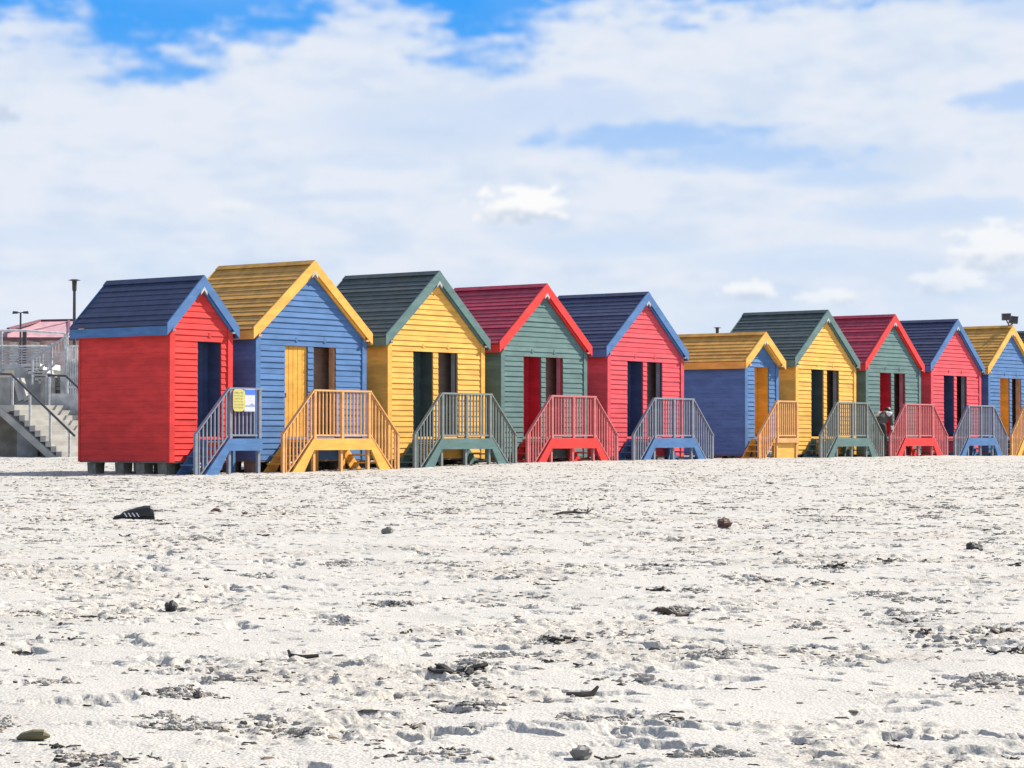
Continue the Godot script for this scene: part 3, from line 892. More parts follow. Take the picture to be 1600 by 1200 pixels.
	for q: Array in [[50, 560, 600], [80, 541, 600], [103, 526, 650], [72, 586, 632]]:
		put("post", tube([prom(q[0], q[2], 68.2) - uf.position, prom(q[0], q[1], 68.2) - uf.position], [0.03, 0.03]), M.galvanised, uf)
	for k in 11:
		var f := k / 10.0
		put("baluster", tube([prom(lerpf(52, 101, f), lerpf(583, 546, f), 68.15) - uf.position, prom(lerpf(52, 101, f), lerpf(560, 528, f), 68.15) - uf.position], [0.012, 0.012], 5), M.galvanised, uf)
	# upper flight, rising to the left behind the landing
	var up2 := thing("upper_stairs", "short upper flight of concrete stairs behind the landing", "stairs", prom(70, 700, 68.6) * Vector3(1, 0, 1))
	for k in 8:
		var a := prom(100 - k * 5.5, 603 - k * 5.0, 68.6) - up2.position
		put("step", block(a.x - 0.55, a.x, a.y - 0.12, a.y, -1.0, 0.0), M.concrete_light, up2)
	# pavilion with a dull pink roof
	var D := 95.0
	var pv := thing("pavilion", "low pavilion with dull pink roof beyond the promenade", "building", prom(40, 700, D) * Vector3(1, 0, 1))
	var P := func(x: float, y: float, dd: float) -> Vector3: return prom(x, y, dd) - pv.position
	put("wall", block(P.call(-140, 0, D).x, P.call(230, 0, D).x, 0.0, P.call(0, 529, D).y, -14.0, -1.0), M.pink_wall, pv)
	var ridge_y: float = P.call(0, 501, D + 7.0).y
	var eave_y: float = P.call(0, 528, D).y
	put("roof", hexa([P.call(10, 528, D - 0.6), P.call(240, 528, D - 0.6), P.call(240, 528, D + 14.0), P.call(10, 528, D + 14.0), P.call(62, 501.5, D + 6.0), P.call(200, 499, D + 6.0), P.call(200, 499, D + 8.0), P.call(62, 501.5, D + 8.0)]), M.pink_roof, pv)
	put("roof_end", hexa([P.call(11, 528.2, D - 0.7), P.call(75, 528.2, D - 0.7), P.call(75, 528, D + 6.5), P.call(11, 528, D + 6.5), P.call(11, 514, D + 0.2), P.call(62, 501.3, D + 5.9), P.call(62, 501.3, D + 7.5), P.call(11, 514, D + 6.5)]), M.pink_roof, pv)
	put("low_roof", hexa([P.call(-140, 528, D - 0.4), P.call(14, 528, D - 0.4), P.call(14, 528, D + 6.0), P.call(-140, 528, D + 6.0), P.call(-140, 514, D + 0.4), P.call(14, 514, D + 0.4), P.call(14, 514, D + 6.0), P.call(-140, 514, D + 6.0)]), M.pink_roof, pv)
	put("eave_beam", block(P.call(-140, 0, D).x, P.call(240, 0, D).x, eave_y - 0.12, eave_y - 0.002, 0.3, 0.75), M.maroon, pv)
	put("ridge_beam", bar(P.call(62, 501, D + 5.8), P.call(200, 498.5, D + 5.8), 0.14, 0.10), M.maroon, pv)
	put("hip_beam", bar(P.call(12, 514, D - 0.7), P.call(62, 501, D + 5.8), 0.12, 0.10), M.maroon, pv)
	put("rib", bar(P.call(40, 519, D + 1.4), P.call(108, 504, D + 5.2), 0.07, 0.07), M.maroon, pv)
	put("rib", bar(P.call(107, 524, D + 0.2), P.call(107, 501, D + 5.6), 0.10, 0.08), M.maroon, pv)
	for k in 4:
		var x: float = P.call(-60 + k * 34, 0, D).x
		put("pilaster", block(x, x + 0.35, 0.0, eave_y - 0.13, -0.99, -0.75), M.white_paint, pv)

func make_lamps() -> void:
	# two-headed street lamp
	var D := 88.0
	var a := thing("street_lamp", "slim two-headed street lamp above the promenade railing", "street lamp", prom(31.5, 700, D) * Vector3(1, 0, 1))
	var hy := prom(0, 488.5, D).y
	put("pole", tube([Vector3(0, 0, 0), Vector3(0, hy, 0)], [0.055, 0.035]), M.dark_metal, a)
	for s in [-1.0, 1.0]:
		var arm := put("arm", bar(Vector3(0, hy, 0), Vector3(s * 0.2, hy + 0.02, 0), 0.04, 0.03), M.dark_metal, a)
		put("head", hexa([Vector3(s * 0.10, hy - 0.03, -0.08), Vector3(s * 0.30, hy - 0.04, -0.08), Vector3(s * 0.30, hy - 0.04, 0.08), Vector3(s * 0.10, hy - 0.03, 0.08), Vector3(s * 0.10, hy + 0.045, -0.06), Vector3(s * 0.28, hy + 0.06, -0.06), Vector3(s * 0.28, hy + 0.06, 0.06), Vector3(s * 0.10, hy + 0.045, 0.06)]), M.dark_metal, arm)
	# disc-topped lamps
	for q: Array in [[115.5, 436, 80.0, "tall disc-topped street lamp behind red hut with blue roof"], [1121.0, 511, 118.0, "disc-topped street lamp showing above the narrow hut's yellow roof"]]:
		var d: float = q[2]
		var o := thing("street_lamp", q[3], "street lamp", prom(q[0], 700, d) * Vector3(1, 0, 1))
		var ty := prom(0, q[1], d).y
		put("pole", tube([Vector3(0, 0, 0), Vector3(0, ty - 0.42, 0)], [0.075, 0.05]), M.dark_metal, o)
		put("lantern", tube([Vector3(0, ty - 0.42, 0), Vector3(0, ty - 0.38, 0), Vector3(0, ty - 0.06, 0)], [0.05, 0.075, 0.085]), M.stone_dark, o)
		put("shade", tube([Vector3(0, ty - 0.06, 0), Vector3(0, ty - 0.04, 0), Vector3(0, ty, 0)], [0.12, 0.22, 0.10], 16), M.dark_metal, o)

# ---------------------------------------------------------------- a person bending over at the foot of the steps
func seg(p: Vector3, a: Vector3, b: Vector3, ra: float, rb: float) -> float:
	var ab := b - a
	var t := clampf((p - a).dot(ab) / maxf(ab.length_squared(), 1e-6), 0.0, 1.0)
	return (p - a - ab * t).length() - lerpf(ra, rb, t)

func make_person() -> void:
	# bones: [from, to, radius, radius, what it wears]; x along the row, z towards the beach, feet at zero
	var B := [
		[Vector3(-0.02, 0.86, 0.02), Vector3(0.13, 1.02, 0.03), 0.135, 0.135, 0], [Vector3(0.13, 1.02, 0.03), Vector3(0.27, 1.15, 0.04), 0.14, 0.13, 0],
		[Vector3(0.25, 1.18, -0.12), Vector3(0.25, 1.18, 0.20), 0.075, 0.075, 3], [Vector3(0.29, 1.19, 0.04), Vector3(0.37, 1.25, 0.05), 0.055, 0.05, 2],  # shoulders coloured white: sunlight on the grey top, put into the colour
		[Vector3(0.40, 1.29, 0.05), Vector3(0.44, 1.30, 0.05), 0.098, 0.09, 4], [Vector3(0.46, 1.25, 0.06), Vector3(0.48, 1.22, 0.06), 0.062, 0.05, 2], [Vector3(0.535, 1.24, 0.06), Vector3(0.54, 1.225, 0.06), 0.013, 0.014, 2],
		[Vector3(-0.04, 0.84, -0.08), Vector3(0.05, 0.47, -0.10), 0.105, 0.072, 1], [Vector3(0.05, 0.47, -0.10), Vector3(-0.03, 0.09, -0.10), 0.068, 0.046, 1], [Vector3(-0.03, 0.05, -0.10), Vector3(0.14, 0.035, -0.11), 0.048, 0.036, 4],
		[Vector3(-0.04, 0.84, 0.12), Vector3(0.07, 0.47, 0.14), 0.105, 0.072, 1], [Vector3(0.07, 0.47, 0.14), Vector3(0.0, 0.09, 0.14), 0.068, 0.046, 1], [Vector3(0.0, 0.05, 0.14), Vector3(0.17, 0.035, 0.15), 0.048, 0.036, 4],
		[Vector3(0.26, 1.17, 0.22), Vector3(0.24, 0.90, 0.27), 0.062, 0.048, 0], [Vector3(0.24, 0.90, 0.27), Vector3(0.36, 0.72, 0.22), 0.045, 0.034, 3],
		[Vector3(0.26, 1.17, -0.14), Vector3(0.30, 0.90, -0.19), 0.062, 0.048, 0], [Vector3(0.30, 0.90, -0.19), Vector3(0.40, 0.70, -0.12), 0.045, 0.034, 3]]
	# hands: a palm, four fingers and a thumb each
	for h: Vector3 in [Vector3(0.36, 0.72, 0.22), Vector3(0.40, 0.70, -0.12)]:
		var d := Vector3(0.5, -0.85, 0.0).normalized()
		B.append([h, h + d * 0.07, 0.03, 0.032, 2])
		for k in 4:
			var s := Vector3(0, 0, (k - 1.5) * 0.021)
			var l: float = [0.055, 0.068, 0.062, 0.048][k]
			B.append([h + d * 0.075 + s, h + d * (0.075 + l) + s + Vector3(-0.012, 0, 0), 0.0095, 0.008, 2])
		B.append([h + d * 0.03 + Vector3(0.01, 0, 0.03), h + d * 0.075 + Vector3(0.015, 0, 0.055), 0.011, 0.009, 2])
	var cell := 0.0165
	var lo := Vector3(-0.22, -0.03, -0.32)
	var nx := 50
	var ny := 88
	var nz := 42
	var f := PackedFloat32Array()
	var own := PackedByteArray()
	f.resize(nx * ny * nz)
	own.resize(nx * ny * nz)
	f.fill(1.0)
	var best := PackedFloat32Array()
	best.resize(nx * ny * nz)
	best.fill(9.0)
	for b: Array in B:
		var a: Vector3 = b[0]
		var e: Vector3 = b[1]
		var pad := maxf(b[2], b[3]) + 0.07
		var c0 := ((a.min(e) - Vector3.ONE * pad - lo) / cell).floor()
		var c1 := ((a.max(e) + Vector3.ONE * pad - lo) / cell).ceil()
		for i in range(maxi(0, int(c0.x)), mini(nx, int(c1.x) + 1)):
			for j in range(maxi(0, int(c0.y)), mini(ny, int(c1.y) + 1)):
				for k in range(maxi(0, int(c0.z)), mini(nz, int(c1.z) + 1)):
					var o := (i * ny + j) * nz + k
					var d := seg(lo + Vector3(i, j, k) * cell, a, e, b[2], b[3])
					if d < best[o]:
						best[o] = d
						own[o] = b[4]
					var r := 0.035 if b[2] > 0.03 else 0.006
					var h := clampf(0.5 + 0.5 * (f[o] - d) / r, 0.0, 1.0)
					f[o] = lerpf(f[o], d, h) - r * h * (1.0 - h)
	var vert := {}
	var tools := []
	for t in 5:
		var st := new_st()
		st.set_smooth_group(0)
		tools.append(st)
	for i in nx - 1:
		for j in ny - 1:
			for k in nz - 1:
				var neg := 0
				var sum := Vector3.ZERO
				var cnt := 0
				var vals := []
				for c in 8:
					vals.append(f[((i + (c & 1)) * ny + j + ((c >> 1) & 1)) * nz + k + (c >> 2)])
					if vals[c] < 0.0:
						neg += 1
				if neg == 0 or neg == 8:
					continue
				for c in 8:
					for ax in 3:
						var c2 := c | (1 << ax)
						if c2 == c or (vals[c] < 0.0) == (vals[c2] < 0.0):
							continue
						var t: float = vals[c] / (vals[c] - vals[c2])
						var pa := Vector3(c & 1, (c >> 1) & 1, c >> 2)
						var pb := Vector3(c2 & 1, (c2 >> 1) & 1, c2 >> 2)
						sum += pa.lerp(pb, t)
						cnt += 1
				vert[Vector3i(i, j, k)] = lo + (Vector3(i, j, k) + sum / cnt) * cell
	for key: Vector3i in vert:
		var o := (key.x * ny + key.y) * nz + key.z
		for ax in 3:
			var e := Vector3i.ZERO
			e[ax] = 1
			var q := key + e
			var oo := (q.x * ny + q.y) * nz + q.z
			if (f[o] < 0.0) == (f[oo] < 0.0):
				continue
			var s := Vector3i.ZERO
			var t := Vector3i.ZERO
			s[(ax + 1) % 3] = 1
			t[(ax + 2) % 3] = 1
			if not (vert.has(key - s) and vert.has(key - t) and vert.has(key - s - t)):
				continue
			var p := [vert[key - s - t], vert[key - t], vert[key], vert[key - s]]
			if f[o] < 0.0:
				p.reverse()
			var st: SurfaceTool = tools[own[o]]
			for n in [0, 1, 2, 0, 2, 3]:
				st.add_vertex(p[n])
	var am := ArrayMesh.new()
	var mats := [M.cloth_grey, M.cloth_dark, M.skin, M.cloth_white_and_sunlit, M.hair]
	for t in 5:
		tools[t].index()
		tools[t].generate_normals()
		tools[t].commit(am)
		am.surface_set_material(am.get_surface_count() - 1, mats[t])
	var at := at_row(19.93, 0.0, -0.50)
	at.y = ground_base(at.x, at.z) + 0.005
	top("person", am, null, "person in grey top and dark trousers bending over by red steps", "person", Transform3D(Basis(Vector3.UP, PI / 2 - deg_to_rad(ROW_ANGLE)), at))

# ---------------------------------------------------------------- small things on the sand
func stone(seed_: int, squash: float) -> Mesh:
	var n := FastNoiseLite.new()
	n.seed = seed_
	n.frequency = 0.9
	var sm := SphereMesh.new()
	sm.radial_segments = 14
	sm.rings = 8
	var arr := sm.get_mesh_arrays()
	var vs: PackedVector3Array = arr[Mesh.ARRAY_VERTEX]
	for i in vs.size():
		var p := vs[i] * 2.0
		var k := 1.0 + 0.55 * n.get_noise_3dv(p * 1.2) + 0.25 * n.get_noise_3dv(p * 3.1)
		vs[i] = Vector3(p.x * k, p.y * k * squash, p.z * k * 0.8) * 0.5
	var st := new_st()
	var ix: PackedInt32Array = arr[Mesh.ARRAY_INDEX]
	for i in ix:
		st.set_smooth_group(-1)
		st.add_vertex(vs[i])
	st.generate_normals()
	return st.commit()

func weed(seed_: int, size: float, strands: int) -> Mesh:
	var r := RandomNumberGenerator.new()
	r.seed = seed_
	var st := new_st()
	for s in strands:
		var p := Vector3(r.randf_range(-0.3, 0.3), 0.03, r.randf_range(-0.2, 0.2)) * size
		var t := r.randf_range(0.0, TAU)
		var pts := [p]
		var rad := [r.randf_range(0.03, 0.07) * size]
		for k in 4:
			t += r.randf_range(-0.8, 0.8)
			p += Vector3(cos(t), 0, sin(t)) * size * r.randf_range(0.08, 0.17)
			p.y = maxf(0.01 * size, p.y + r.randf_range(-0.07, 0.09) * size)
			pts.append(p)
			rad.append(r.randf_range(0.02, 0.085) * size)
		add_tube(st, pts, rad, 5)
	return st.commit()

func weed_label(i: int, size: float) -> String:
	if i == 0:
		return "black tangle of dried seaweed just behind the black shoe"
	var look := "thin strand" if i % 4 == 0 else "loose scrap" if i % 4 < 3 else "tangled clump"
	return "%s %s %s of dried seaweed lying on the sand" % ["larger" if size > 0.11 else "small", "black" if i % 3 else "brown", look]

func make_beach_things() -> void:
	# the dark slip-on shoe with pale slanting stripes
	var at := beach(211, 812)
	var shoe := thing("shoe", "black shoe with white slanting stripes lying on the sand", "shoe", at + Vector3(0, 0.022, 0), 0.12, "", 0.92)
	var st := new_st()
	var prof := [[-0.185, 0.020, 0.028], [-0.165, 0.032, 0.038], [-0.13, 0.036, 0.042], [-0.10, 0.066, 0.046], [-0.05, 0.082, 0.046], [0.02, 0.102, 0.044], [0.09, 0.118, 0.043], [0.14, 0.118, 0.042], [0.168, 0.095, 0.038], [0.176, 0.04, 0.030]]
	var rings := []
	for p: Array in prof:
		var ring := []
		for k in 12:
			var t := TAU * k / 12.0
			var cy := sin(t)
			var yy: float = p[1] * (0.5 + 0.5 * signf(cy) * pow(absf(cy), 0.7))
			ring.append(Vector3(p[0], yy, cos(t) * p[2] * (1.0 - 0.25 * maxf(0.0, cy))))
		rings.append(ring)
	for i in prof.size() - 1:
		var c := Vector3((prof[i][0] + prof[i + 1][0]) * 0.5, 0.035, 0)
		for k in 12:
			quad(st, rings[i][k], rings[i][(k + 1) % 12], rings[i + 1][(k + 1) % 12], rings[i + 1][k], c)
	for e in [0, prof.size() - 1]:
		for k in range(1, 11):
			quad(st, rings[e][0], rings[e][k], rings[e][k + 1], (rings[e][0] + rings[e][k + 1]) * 0.5, Vector3(0, 0.03, 0))
	put("upper", st.commit(), M.black_rubber, shoe)
	put("sole", hexa([Vector3(-0.19, -0.012, -0.03), Vector3(0.178, -0.012, -0.034), Vector3(0.178, -0.012, 0.036), Vector3(-0.19, -0.012, 0.032), Vector3(-0.192, 0.010, -0.032), Vector3(0.18, 0.012, -0.036), Vector3(0.18, 0.012, 0.038), Vector3(-0.192, 0.010, 0.034)]), M.black_rubber, shoe)
	for k in 4:
		var x := -0.085 + k * 0.036
		put("stripe", hexa([Vector3(x + 0.012, 0.018, 0.030), Vector3(x + 0.024, 0.018, 0.030), Vector3(x + 0.024, 0.018, 0.049), Vector3(x + 0.012, 0.018, 0.049), Vector3(x - 0.012, 0.054, 0.028), Vector3(x, 0.054, 0.028), Vector3(x, 0.054, 0.047), Vector3(x - 0.012, 0.054, 0.047)]), M.white_paint, shoe)
	# stones: [px, py, size, squash, material, label]
	var stones := [[338, 800, 0.105, 0.75, "stone_red", "rounded brown stone on the sand beside black shoe"], [1131, 823, 0.135, 0.7, "stone_red", "angular dull red stone with dark near face"], [1520, 860, 0.10, 0.6, "stone_dark", "flat black stone on the sand"], [909, 1186, 0.050, 0.7, "stone_grey", "grey stone lying against crumbled sand"], [268, 958, 0.060, 0.7, "stone_dark", "dark lump resting on smooth sand"], [606, 837, 0.080, 0.7, "stone_grey", "small grey stone on open sand"], [310, 1096, 0.030, 0.7, "stone_dark", "small dark pebble beside scuffed sand"], [1320, 926, 0.075, 0.45, "stone_dark", "flat dark stone between scuffed sand ridges"]]
	for i in stones.size():
		var s: Array = stones[i]
		var p := beach(s[0], s[1])
		top("stone", stone(100 + i, s[3]), M[s[4]], s[5], "stone", Transform3D(Basis(Vector3.UP, i * 1.3).scaled(Vector3.ONE * s[2]), p + Vector3(0, s[2] * s[3] * 0.33, 0)), "stones lying on the beach")
	# sticks
	var stick := thing("stick", "thin dark forked stick lying on the sand", "stick", beach(890, 803))
	put("stem", tube([Vector3(-0.15, 0.012, 0), Vector3(-0.06, 0.03, 0.03), Vector3(0.03, 0.034, 0.0), Vector3(0.14, 0.022, 0.02), Vector3(0.19, 0.05, 0.0)], [0.006, 0.014, 0.014, 0.011, 0.006], 6), M.driftwood, stick)
	put("twig", tube([Vector3(0.14, 0.022, 0.02), Vector3(0.17, 0.015, -0.03), Vector3(0.22, 0.01, -0.05)], [0.009, 0.016, 0.006], 6), M.weed, stick)
	put("twig", tube([Vector3(0.15, 0.022, 0.02), Vector3(0.165, 0.06, 0.0), Vector3(0.16, 0.085, 0.0)], [0.008, 0.006, 0.003], 6), M.weed, stick)
	var log2 := thing("driftwood", "short dark bent stick half sunk in smooth sand", "driftwood", beach(474, 1035))
	put("stem", tube([Vector3(-0.045, 0.028, 0), Vector3(-0.038, 0.010, 0.0), Vector3(0.0, 0.006, 0.01), Vector3(0.048, 0.010, 0.0)], [0.004, 0.008, 0.008, 0.006], 6), M.weed, log2)
	var log3 := thing("driftwood", "pale brown split twig with upturned end", "driftwood", beach(908, 1088))
	put("stem", tube([Vector3(-0.04, 0.012, 0), Vector3(0.0, 0.010, 0.004), Vector3(0.03, 0.012, 0.0), Vector3(0.045, 0.032, 0.0)], [0.005, 0.008, 0.009, 0.004], 6), M.driftwood, log3)
	# an olive seed pod near the lower corner of the beach
	var pod := thing("seed_pod", "olive brown leaf-shaped pod lying flat on the sand", "pod", beach(55, 1163), 0.1)
	var st2 := new_st()
	add_tube(st2, [Vector3(-0.038, 0.006, 0), Vector3(-0.025, 0.010, 0), Vector3(0.0, 0.013, 0), Vector3(0.022, 0.013, 0), Vector3(0.036, 0.010, 0)], [0.002, 0.009, 0.013, 0.012, 0.003], 8)
	put("shell", st2.commit(), M.leaf_olive, pod)
	# scraps of dried weed: [px, py, size in pixels]
	var scraps := [[254, 797, 30], [196, 836, 22], [227, 853, 20], [386, 806, 20], [438, 806, 18], [116, 778, 12], [76, 811, 20], [135, 810, 14], [306, 993, 20], [657, 1142, 46], [850, 912, 30], [1300, 888, 50], [1066, 956, 70], [735, 1055, 90], [877, 1008, 60], [150, 1190, 55], [98, 1172, 44], [245, 1180, 34], [60, 1070, 60], [1252, 1158, 30], [895, 1127, 32], [470, 805, 22], [895, 780, 16], [1090, 792, 20], [1196, 826, 16], [1495, 762, 16], [1385, 880, 40], [1440, 990, 40], [1420, 965, 44], [1290, 911, 36], [1570, 992, 60], [1580, 1022, 56], [610, 948, 54], [760, 947, 26], [530, 974, 36], [1030, 885, 40], [1025, 921, 44], [868, 1041, 34], [912, 1046, 36], [705, 1116, 50], [280, 1090, 44], [345, 1095, 26], [1100, 1022, 44], [640, 990, 34], [592, 1001, 24], [420, 838, 24], [1180, 800, 14], [1006, 783, 14], [990, 789, 12], [1040, 805, 14], [868, 818, 18], [1090, 824, 14], [1255, 836, 18], [1205, 866, 26], [1455, 778, 14], [1560, 835, 18], [1585, 884, 30], [1440, 881, 34], [700, 1172, 30], [950, 1188, 36], [1395, 1170, 34], [1575, 1186, 30], [1145, 1184, 40], [480, 1090, 24], [175, 970, 18], [120, 1000, 30], [30, 1010, 40], [360, 893, 16], [318, 903, 26], [150, 915, 22]]
	for i in scraps.size():
		var s: Array = scraps[i]
		var p := beach(s[0], s[1])
		var size: float = s[2] / 3640.85 * -p.z
		top("dried_seaweed", weed(500 + i, size, 5 + i % 4), M.weed if i % 3 else M.weed_brown, weed_label(i, size), "seaweed", Transform3D(Basis(Vector3.UP, i * 0.7).scaled(Vector3(1.0, 0.75, 1.0)), p - Vector3(0, size * 0.02, 0)), "scraps of dried seaweed on the beach")
	# crumbs of weed, shell and bark beyond counting, thickest in scuffed patches: [x, distance, half width, half depth]
	var patches := []
	for q: Array in [[745, 1050, 0.09, 0.10], [1065, 953, 0.09, 0.10], [1420, 962, 0.16, 0.3], [1380, 932, 0.12, 0.3], [1480, 1000, 0.2, 0.3], [530, 972, 0.07, 0.12], [950, 1130, 0.09, 0.10], [870, 1003, 0.09, 0.12], [610, 946, 0.12, 0.15], [1110, 1030, 0.10, 0.12], [280, 1092, 0.08, 0.08], [740, 1112, 0.09, 0.08], [150, 1185, 0.08, 0.08], [60, 1070, 0.09, 0.08], [300, 1140, 0.10, 0.06], [1550, 1060, 0.12, 0.15], [1020, 885, 0.16, 0.25], [1100, 1185, 0.08, 0.06], [780, 1030, 0.12, 0.1], [470, 1150, 0.08, 0.06], [1300, 888, 0.15, 0.25], [1180, 905, 0.2, 0.3], [700, 880, 0.2, 0.3], [540, 880, 0.14, 0.25]]:
		var dd: float = EYE * 3640.85 / (q[1] - 682.0)
		patches.append([(q[0] - 800.0) / 3640.85 * dd, dd, q[2], q[3]])
	rng.seed = 31
	for k in 420:
		var dd := sqrt(lerpf(D0 * D0, 40.0 * 40.0, pow(rng.randf(), 1.5)))
		patches.append([rng.randf_range(-0.9, 0.9) * half_width(dd), dd, rng.randf_range(0.04, 0.16), rng.randf_range(0.04, 0.2)])
	var fl := new_st()
	add_hexa(fl, [Vector3(-0.5, 0.0, -0.2), Vector3(0.4, 0.02, -0.32), Vector3(0.55, 0.0, 0.2), Vector3(-0.4, 0.03, 0.3), Vector3(-0.3, 0.22, -0.1), Vector3(0.3, 0.34, -0.16), Vector3(0.35, 0.2, 0.1), Vector3(-0.25, 0.3, 0.15)])
	var mm := MultiMesh.new()
	mm.transform_format = MultiMesh.TRANSFORM_3D
	mm.use_colors = true
	mm.mesh = fl.commit()
	var n := 56000
	mm.instance_count = n
	rng.seed = 9
	var i := 0
	while i < n:
		var d := sqrt(lerpf(D0 * D0, 62.0 * 62.0, pow(rng.randf(), 1.5)))
		var x := rng.randf_range(-1.0, 1.0) * half_width(d) * 0.96
		var m := n_mask.get_noise_2d(x * 0.8, d)
		if i % 9 < 2:
			var q: Array = patches[rng.randi() % patches.size()] if rng.randf() < 0.88 else patches[rng.randi() % 24]
			x = q[0] + rng.randfn(0.0, 0.55) * q[2]
			d = q[1] + rng.randfn(0.0, 0.55) * q[3]
		elif rng.randf() > 0.10 + 1.5 * smooth(0.0, 0.5, m + 0.55 * n_crumb.get_noise_2d(x * 0.35, d * 0.35)):
			continue
		var s := rng.randf_range(0.003, 0.011) * (1.0 + pow(rng.randf(), 4.0) * 1.8) * clampf(d / 14.0, 0.92, 1.5)
		var b := Basis(Vector3.UP, rng.randf() * TAU).scaled(Vector3(s * rng.randf_range(0.9, 3.2), s, s))
		mm.set_instance_transform(i, Transform3D(b, Vector3(x, sand_height(x, -d) - s * 0.05, -d)))
		var g := rng.randf_range(0.6, 1.6)
		mm.set_instance_color(i, Color(0.042 * g, 0.034 * g, 0.027 * g) if rng.randf() < 0.8 else Color(0.22, 0.17, 0.12))
		i += 1
	var cl := new_st()
	cl.append_from(stone(61, 0.8), 0, Transform3D.IDENTITY)
	var cmm := MultiMesh.new()
	cmm.transform_format = MultiMesh.TRANSFORM_3D
	cmm.use_colors = true
	cmm.mesh = cl.commit()
	var nc := 20000
	cmm.instance_count = nc
	rng.seed = 19
	i = 0
	while i < nc:
		var d := sqrt(lerpf(D0 * D0, 62.0 * 62.0, pow(rng.randf(), 1.5)))
		var x := rng.randf_range(-1.0, 1.0) * half_width(d) * 0.96
		if i % 5 < 3:
			var q: Array = patches[rng.randi() % patches.size()] if rng.randf() < 0.92 else patches[rng.randi() % 24]
			x = q[0] + rng.randfn(0.0, 0.5) * q[2]
			d = q[1] + rng.randfn(0.0, 0.5) * q[3]
		elif rng.randf() > 0.05 + 1.5 * smooth(0.0, 0.5, n_mask.get_noise_2d(x * 0.8, d) + 0.35 * n_crumb.get_noise_2d(x * 0.3, d * 0.3)):
			continue
		var s := rng.randf_range(0.004, 0.013) * (1.0 + pow(rng.randf(), 5.0) * 1.8)
		var b := Basis(Vector3.UP, rng.randf() * TAU) * Basis(Vector3.RIGHT, rng.randf() * 1.2)
		cmm.set_instance_transform(i, Transform3D(b.scaled(Vector3(s * rng.randf_range(1.0, 1.8), s * rng.randf_range(0.8, 1.2), s)), Vector3(x, sand_height(x, -d) + s * 0.1, -d)))
		var g := rng.randf_range(0.92, 1.05)
		cmm.set_instance_color(i, Color(g, g * 0.97, g * 0.93))
		i += 1
	var ci := MultiMeshInstance3D.new()
	ci.name = "sand_clods"
	ci.multimesh = cmm
	ci.material_override = M.sand
	ci.set_meta("kind", "stuff")
	tag(ci, "small crumbled clods of sand strewn over the beach", "sand clods")
	add_child(ci)
	var mi := MultiMeshInstance3D.new()
	mi.name = "beach_litter"
	mi.multimesh = mm
	var cm := StandardMaterial3D.new()
	cm.vertex_color_use_as_albedo = true
	cm.roughness = 0.8
	mi.material_override = cm
	mi.set_meta("kind", "stuff")
	tag(mi, "scattered dark crumbs of seaweed and shell on the sand", "litter")
	add_child(mi)

# ---------------------------------------------------------------- the scene
const SKY_ENERGY := 0.50
const EXPOSURE := 2.0
const SUN_ENERGY := 1.6
const SUN_FROM_FRONT := 66.0          # degrees from the huts' fronts towards the far end of the row
const SUN_HEIGHT := 41.0

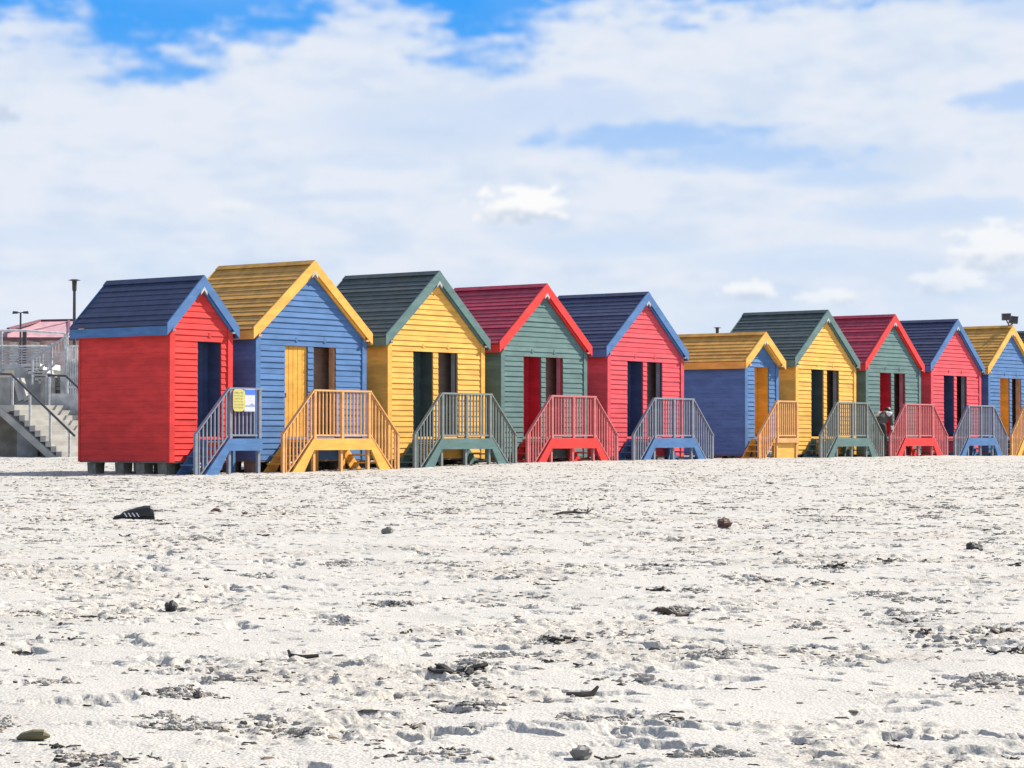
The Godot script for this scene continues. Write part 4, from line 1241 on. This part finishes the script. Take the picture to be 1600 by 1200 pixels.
func _ready() -> void:
	var cam := Camera3D.new()
	cam.name = "camera"
	cam.fov = rad_to_deg(2.0 * atan(600.0 / 3640.85))
	cam.position = Vector3(0, EYE, 0)
	cam.rotation.x = atan(82.0 / 3640.85)
	cam.near = 0.1
	cam.far = 4000.0
	add_child(cam)
	cam.current = true
	var env := Environment.new()
	env.background_mode = Environment.BG_SKY
	env.sky = make_sky()
	env.tonemap_mode = Environment.TONE_MAPPER_LINEAR
	env.tonemap_exposure = EXPOSURE
	env.sdfgi_enabled = true
	env.ssao_enabled = true
	env.ssil_enabled = true
	var we := WorldEnvironment.new()
	we.name = "world_environment"
	we.environment = env
	add_child(we)
	var sun := DirectionalLight3D.new()
	sun.name = "sun"
	sun.light_energy = SUN_ENERGY
	sun.light_color = Color(1.0, 0.965, 0.91)
	sun.light_angular_distance = 0.5
	sun.shadow_enabled = true
	var a := deg_to_rad(SUN_FROM_FRONT)
	var front := Vector3(ca, 0, sa)
	var row := Vector3(sa, 0, -ca)
	var e := deg_to_rad(SUN_HEIGHT)
	var to_sun := (front * cos(a) + row * sin(a)) * cos(e) + Vector3.UP * sin(e)
	add_child(sun)
	sun.look_at_from_position(to_sun * 100.0, Vector3.ZERO, Vector3.UP)
	print("sky done ", Time.get_ticks_msec())
	make_materials()
	make_sand()
	print("sand done ", Time.get_ticks_msec())
	rng.seed = 1
	var huts := [
		{"u": -2.76, "single": true, "apex": 3.295, "tip": 2.265, "wall": "red", "trim": "blue", "label": "narrow red beach hut with navy roof and a single dark door", "steps": "blue steps with pale railing carrying a yellow notice"},
		{"u": 0.0, "apex": 3.712, "tip": 2.27, "wall": "blue", "trim": "yellow", "recess": 0.045, "label": "wide blue beach hut with yellow roof and sunlit yellow door", "steps": "yellow double steps below the sunlit yellow door"},
		{"u": 3.5, "apex": 3.724, "tip": 2.266, "wall": "yellow", "trim": "green", "label": "wide yellow hut with dark green roof between blue and green huts", "steps": "green double steps of yellow hut next to yellow steps"},
		{"u": 6.914, "apex": 3.662, "tip": 2.243, "wall": "green", "trim": "red", "label": "wide green hut with crimson roof, no one near its steps", "steps": "red double steps with nobody beside them"},
		{"u": 10.537, "apex": 3.677, "tip": 2.25, "wall": "rose", "trim": "blue", "label": "wide pinkish red hut with navy roof beside the narrow blue hut", "steps": "blue double steps next to narrow hut's bare navy side"},
		{"u": 15.27, "single": true, "low_steps": true, "apex": 2.99, "tip": 2.139, "ov": 0.14, "fo": 0.13, "dl": -0.30, "dr": 0.33, "wall": "blue", "trim": "yellow", "label": "narrow blue hut with low ochre roof and brown door", "steps": "short yellow steps with one flight at the narrow blue hut"},
		{"u": 18.222, "apex": 3.624, "tip": 2.227, "wall": "yellow", "trim": "green", "label": "wide yellow hut with dark green roof beside narrow blue hut", "steps": "green double steps between yellow single steps and bending person"},
		{"u": 21.617, "apex": 3.66, "tip": 2.217, "wall": "green", "trim": "red", "label": "wide green hut with crimson roof behind the bending person", "steps": "red double steps with a person bending at their foot"},
		{"u": 25.073, "apex": 3.68, "tip": 2.263, "wall": "rose", "trim": "blue", "label": "wide pinkish red hut with navy roof next to hut with floodlights", "steps": "blue double steps next to the floodlit hut's yellow steps"},
		{"u": 28.411, "apex": 3.639, "tip": 2.269, "wall": "blue", "trim": "yellow", "label": "wide blue hut with ochre roof carrying two floodlights", "steps": "yellow double steps of the hut with floodlights"},
		{"u": 31.85, "apex": 3.64, "tip": 2.25, "wall": "yellow", "trim": "green", "label": "last hut in view, mostly hidden behind the floodlit hut", "steps": "green double steps of the last hidden hut"}]
	for h: Dictionary in huts:
		make_hut(h)
		make_steps(h)
	make_sign()
	make_floodlights()
	make_promenade()
	make_lamps()
	print("huts done ", Time.get_ticks_msec())
	make_person()
	make_beach_things()
	print("all done ", Time.get_ticks_msec())
